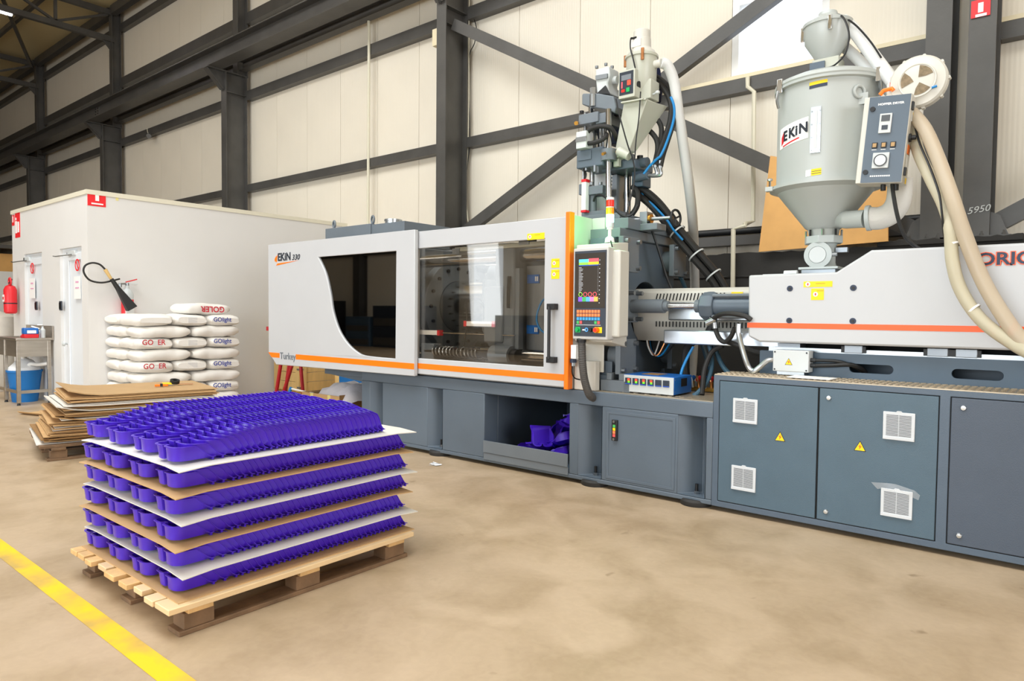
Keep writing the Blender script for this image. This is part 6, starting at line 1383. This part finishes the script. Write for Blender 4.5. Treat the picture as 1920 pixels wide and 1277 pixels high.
for i in range(7): a = i*.9; c_ = Vector((-10.87+.08*math.cos(a), 2.92+.08*math.sin(a), .43+.03*(i % 3)))
g_.lathe([(.19, .40), (.18, .46), (.14, .50), (.10, .55), (.04, .58), (0, .57)], (-10.87, 2.92, 0), 16).obj('bin_liner', 'plastic_white', bk)

# ------------------------------------------------------------------ things at the far left edge
for i, (x, y, w, lb) in enumerate(((-12.75, 2.95, .9, 'white bulk bag with a pink strap at the left edge beyond the room'), (-14.0, 3.1, .95, 'second white bulk bag farther behind the first'))):
    bb = thing('bulk_bag', lb, 'bulk bag', (x, y, 0)); pr = []
    M().lathe([(w*.46, 0), (w*.52, .15), (w*.54, .6), (w*.52, .95), (w*.44, 1.12), (w*.2, 1.2), (0, 1.21)], (x, y, 0), 20).obj('bag', 'big_bag', bb)
    M().tube([(x-.2, y-w*.5, .9), (x+.1, y-w*.52, 1.0), (x+.35, y-w*.42, 1.05)], .03, 6).obj('strap', 'bag_pink', bb)
wc_ = thing('storage_cabinet', 'white cabinet with a red printed strip at the left edge', 'cabinet', (-16.5, 3.6, 0))
M().box(-17.2, -15.6, 3.3, 4.1, 0, 1.95).obj('cabinet', 'sheet_pale', wc_, bev=.01); M().box(-17.2, -15.58, 3.28, 3.3, 1.72, 1.82).obj('strip', 'sheet_white', wc_); M().box(-17.1, -15.9, 3.274, 3.278, 1.745, 1.79).obj('red_print', 'ink_red', wc_)
rk = thing('storage_rack', 'dark loaded rack far behind the white cabinet', 'rack', (-21, 4.6, 0))
for z_ in (.9, 1.95, 2.6): M().box(-24, -18.5, 4.2, 5.2, z_, z_+.08).obj('shelf', 'steel_dark', rk)
for x in (-24, -21.2, -18.6): M().box(x, x+.08, 4.2, 4.28, 0, 3.0).obj('upright', 'steel_dark', rk)
tag(M().box(-20.5, -18.8, 4.25, 5.1, 2.03, 2.5).obj('rack_crate', 'ply', bev=.01), 'tan crate on the shelf of the far dark rack', 'crate')

# ------------------------------------------------------------------ crates, box and trestle behind the guard end
def crate(lb, x0, x1, y0, y1, z0, z1):
    t = thing('wooden_crate', lb, 'crate', ((x0+x1)/2, (y0+y1)/2, 0))
    for y in (y0+.02, (y0+y1)/2-.05, y1-.12): M().box(x0+.02, x1-.02, y, y+.1, 0, z0).obj('skid', 'wood_crate', t)
    n = 5
    for i in range(n):
        a = z0+(z1-z0)*i/n; b = z0+(z1-z0)*(i+1)/n-.006
        M().box(x0, x1, y0, y0+.02, a, b).obj('board', 'wood_crate', t, bev=.002); M().box(x1-.02, x1, y0+.02, y1, a, b).obj('board', 'wood_crate', t, bev=.002)
    for x in (x0, x1-.09): M().box(x, x+.09, y0-.02, y0, z0, z1).obj('batten', 'wood_crate', t)
    for y in (y0, y1-.09): M().box(x1, x1+.02, y, y+.09, z0, z1).obj('batten', 'wood_crate', t)
    for z in (z0+.06, z0+.32, z1-.06): M().box(x1-.05, x1+.023, y0-.024, y0+.04, z-.012, z+.012).obj('corner_clip', 'steel', t)
    M().box(x0+.02, x1-.02, y0+.02, y1-.02, z1-.03, z1-.01).obj('lid', 'wood_crate', t)
crate('tall yellow wooden crate between the white room and the guard end', -9.10, -8.46, 5.57, 6.25, .10, .78)
crate('lower wooden crate right of the red trestle legs', -8.20, -7.35, 6.0, 6.7, .14, .60)
ts = thing('red_trestle', 'red steel trestle with slanting legs behind the guard end', 'trestle', (-7.9, 4.95, 0))
for a, b in (((-7.577,4.620,0.069), (-7.433,4.620,0.578)), ((-7.505,4.700,0.068), (-7.375,4.700,0.577)), ((-7.556,4.680,0.065), (-7.286,4.680,0.583)), ((-7.524,5.000,0.132), (-7.581,5.000,0.550))):
    a = Vector(a); b = Vector(b); d = (b-a); lo = a+d*((0-a.z)/d.z); hi = a+d*((1.0-a.z)/d.z)
    M().cyl(lo, hi, .022, n=12).obj('leg', 'red_steel', ts)
M().box(-7.75, -6.95, 4.62, 4.68, 1.0, 1.05).obj('top_rail', 'red_steel', ts)
cx = thing('cardboard_box', 'open cardboard box with taped side beside the machine base', 'box', (-6.15, 4.5, 0))
bx0, bx1, by0, by1, bz = -6.501, -5.833, 4.30, 4.95, .365
M().box(bx0, bx1, by0, by0+.006, 0, bz).obj('side', 'cardboard', cx); M().box(bx1-.006, bx1, by0+.006, by1, 0, bz+.01).obj('side', 'cardboard_dark', cx); M().box(bx0, bx0+.006, by0+.006, by1, 0, bz).obj('side', 'cardboard', cx); M().box(bx0+.006, bx1-.006, by1-.006, by1, 0, bz).obj('side', 'cardboard', cx); M().box(bx0, bx1, by0, by1, 0, .006).obj('bottom', 'cardboard', cx)
for x in (bx0+.16, bx1-.2): M().box(x, x+.05, by0-.001, by0, 0, bz).obj('tape', 'tape_yellow', cx)
random.seed(8); g_ = M(); nn, mm = 14, 10; vs = []
for i in range(nn+1):
    for j in range(mm+1):
        u = i/nn; v = j/mm; e = min(u, 1-u, v, 1-v)
        vs.append((bx0+.16+(bx1-bx0+.12-.16)*u, by0+.03+(by1-by0-.06)*v, .30+.16*min(1, e*4)**.6+random.uniform(-.015, .02)))
tag(g_.add(vs, [(i*(mm+1)+j, (i+1)*(mm+1)+j, (i+1)*(mm+1)+j+1, i*(mm+1)+j+1) for i in range(nn) for j in range(mm)]).obj('plastic_bag', 'bag_white', sharp=2), 'crumpled white plastic bag with pink print filling the cardboard box', 'bag')
sqg = thing('squeegee', 'blue handled stick lying across the cardboard box', 'squeegee', (-6.873,4.400,0.322))
M().cyl((-6.852,4.400,0.360), (-6.428,4.400,0.340), .010, n=8).obj('stick', 'white', sqg); M().cyl((-6.862,4.400,0.378), (-6.885,4.380,0.286), .018, n=12).obj('grip', 'hose_blue', sqg)
bn = thing('blue_bin', 'blue plastic crate behind the cardboard box', 'bin', (-7.2, 5.65, 0))
M().box(-7.47, -6.95, 5.5, 5.9, .20, .42).obj('body', 'bucket_blue', bn, bev=.01); M().box(-7.5, -6.92, 5.48, 5.92, .12, .20).obj('base', 'red_steel', bn); M().box(-7.45, -6.97, 5.52, 5.88, 0, .12).obj('stand', 'black', bn)
# scraps on the floor
for k, (p, lb) in enumerate((((-3.985,3.857,-0.000), 'white plastic scrap on the floor near the machine foot'), ((-2.919,1.247,0.000), 'tiny white crumb on the floor by the pallet runner'))):
    random.seed(k); x, y, _ = p; s_ = (.06, .008)[k]
    vs = [(x+s_*random.uniform(-1.6, 1.6), y+s_*random.uniform(-1, 1), random.uniform(.001, .012 if k == 0 else .004)) for _ in range(9)]
    tag(M().add(vs, [(0, 1, 2), (2, 3, 4), (4, 5, 6), (6, 7, 8), (1, 4, 7), (0, 3, 8)]).obj('plastic_scrap', 'plastic_white'), lb, 'scrap')

# no piece deeper than thing > part > sub-part
def depth(o): return 0 if o.parent is None else 1+depth(o.parent)
def has_root(o):
    while o.parent is not None: o = o.parent
    return o
for _ in range(3):
    for o in list(bpy.data.objects):
        if depth(o) > 2: o.parent = o.parent.parent
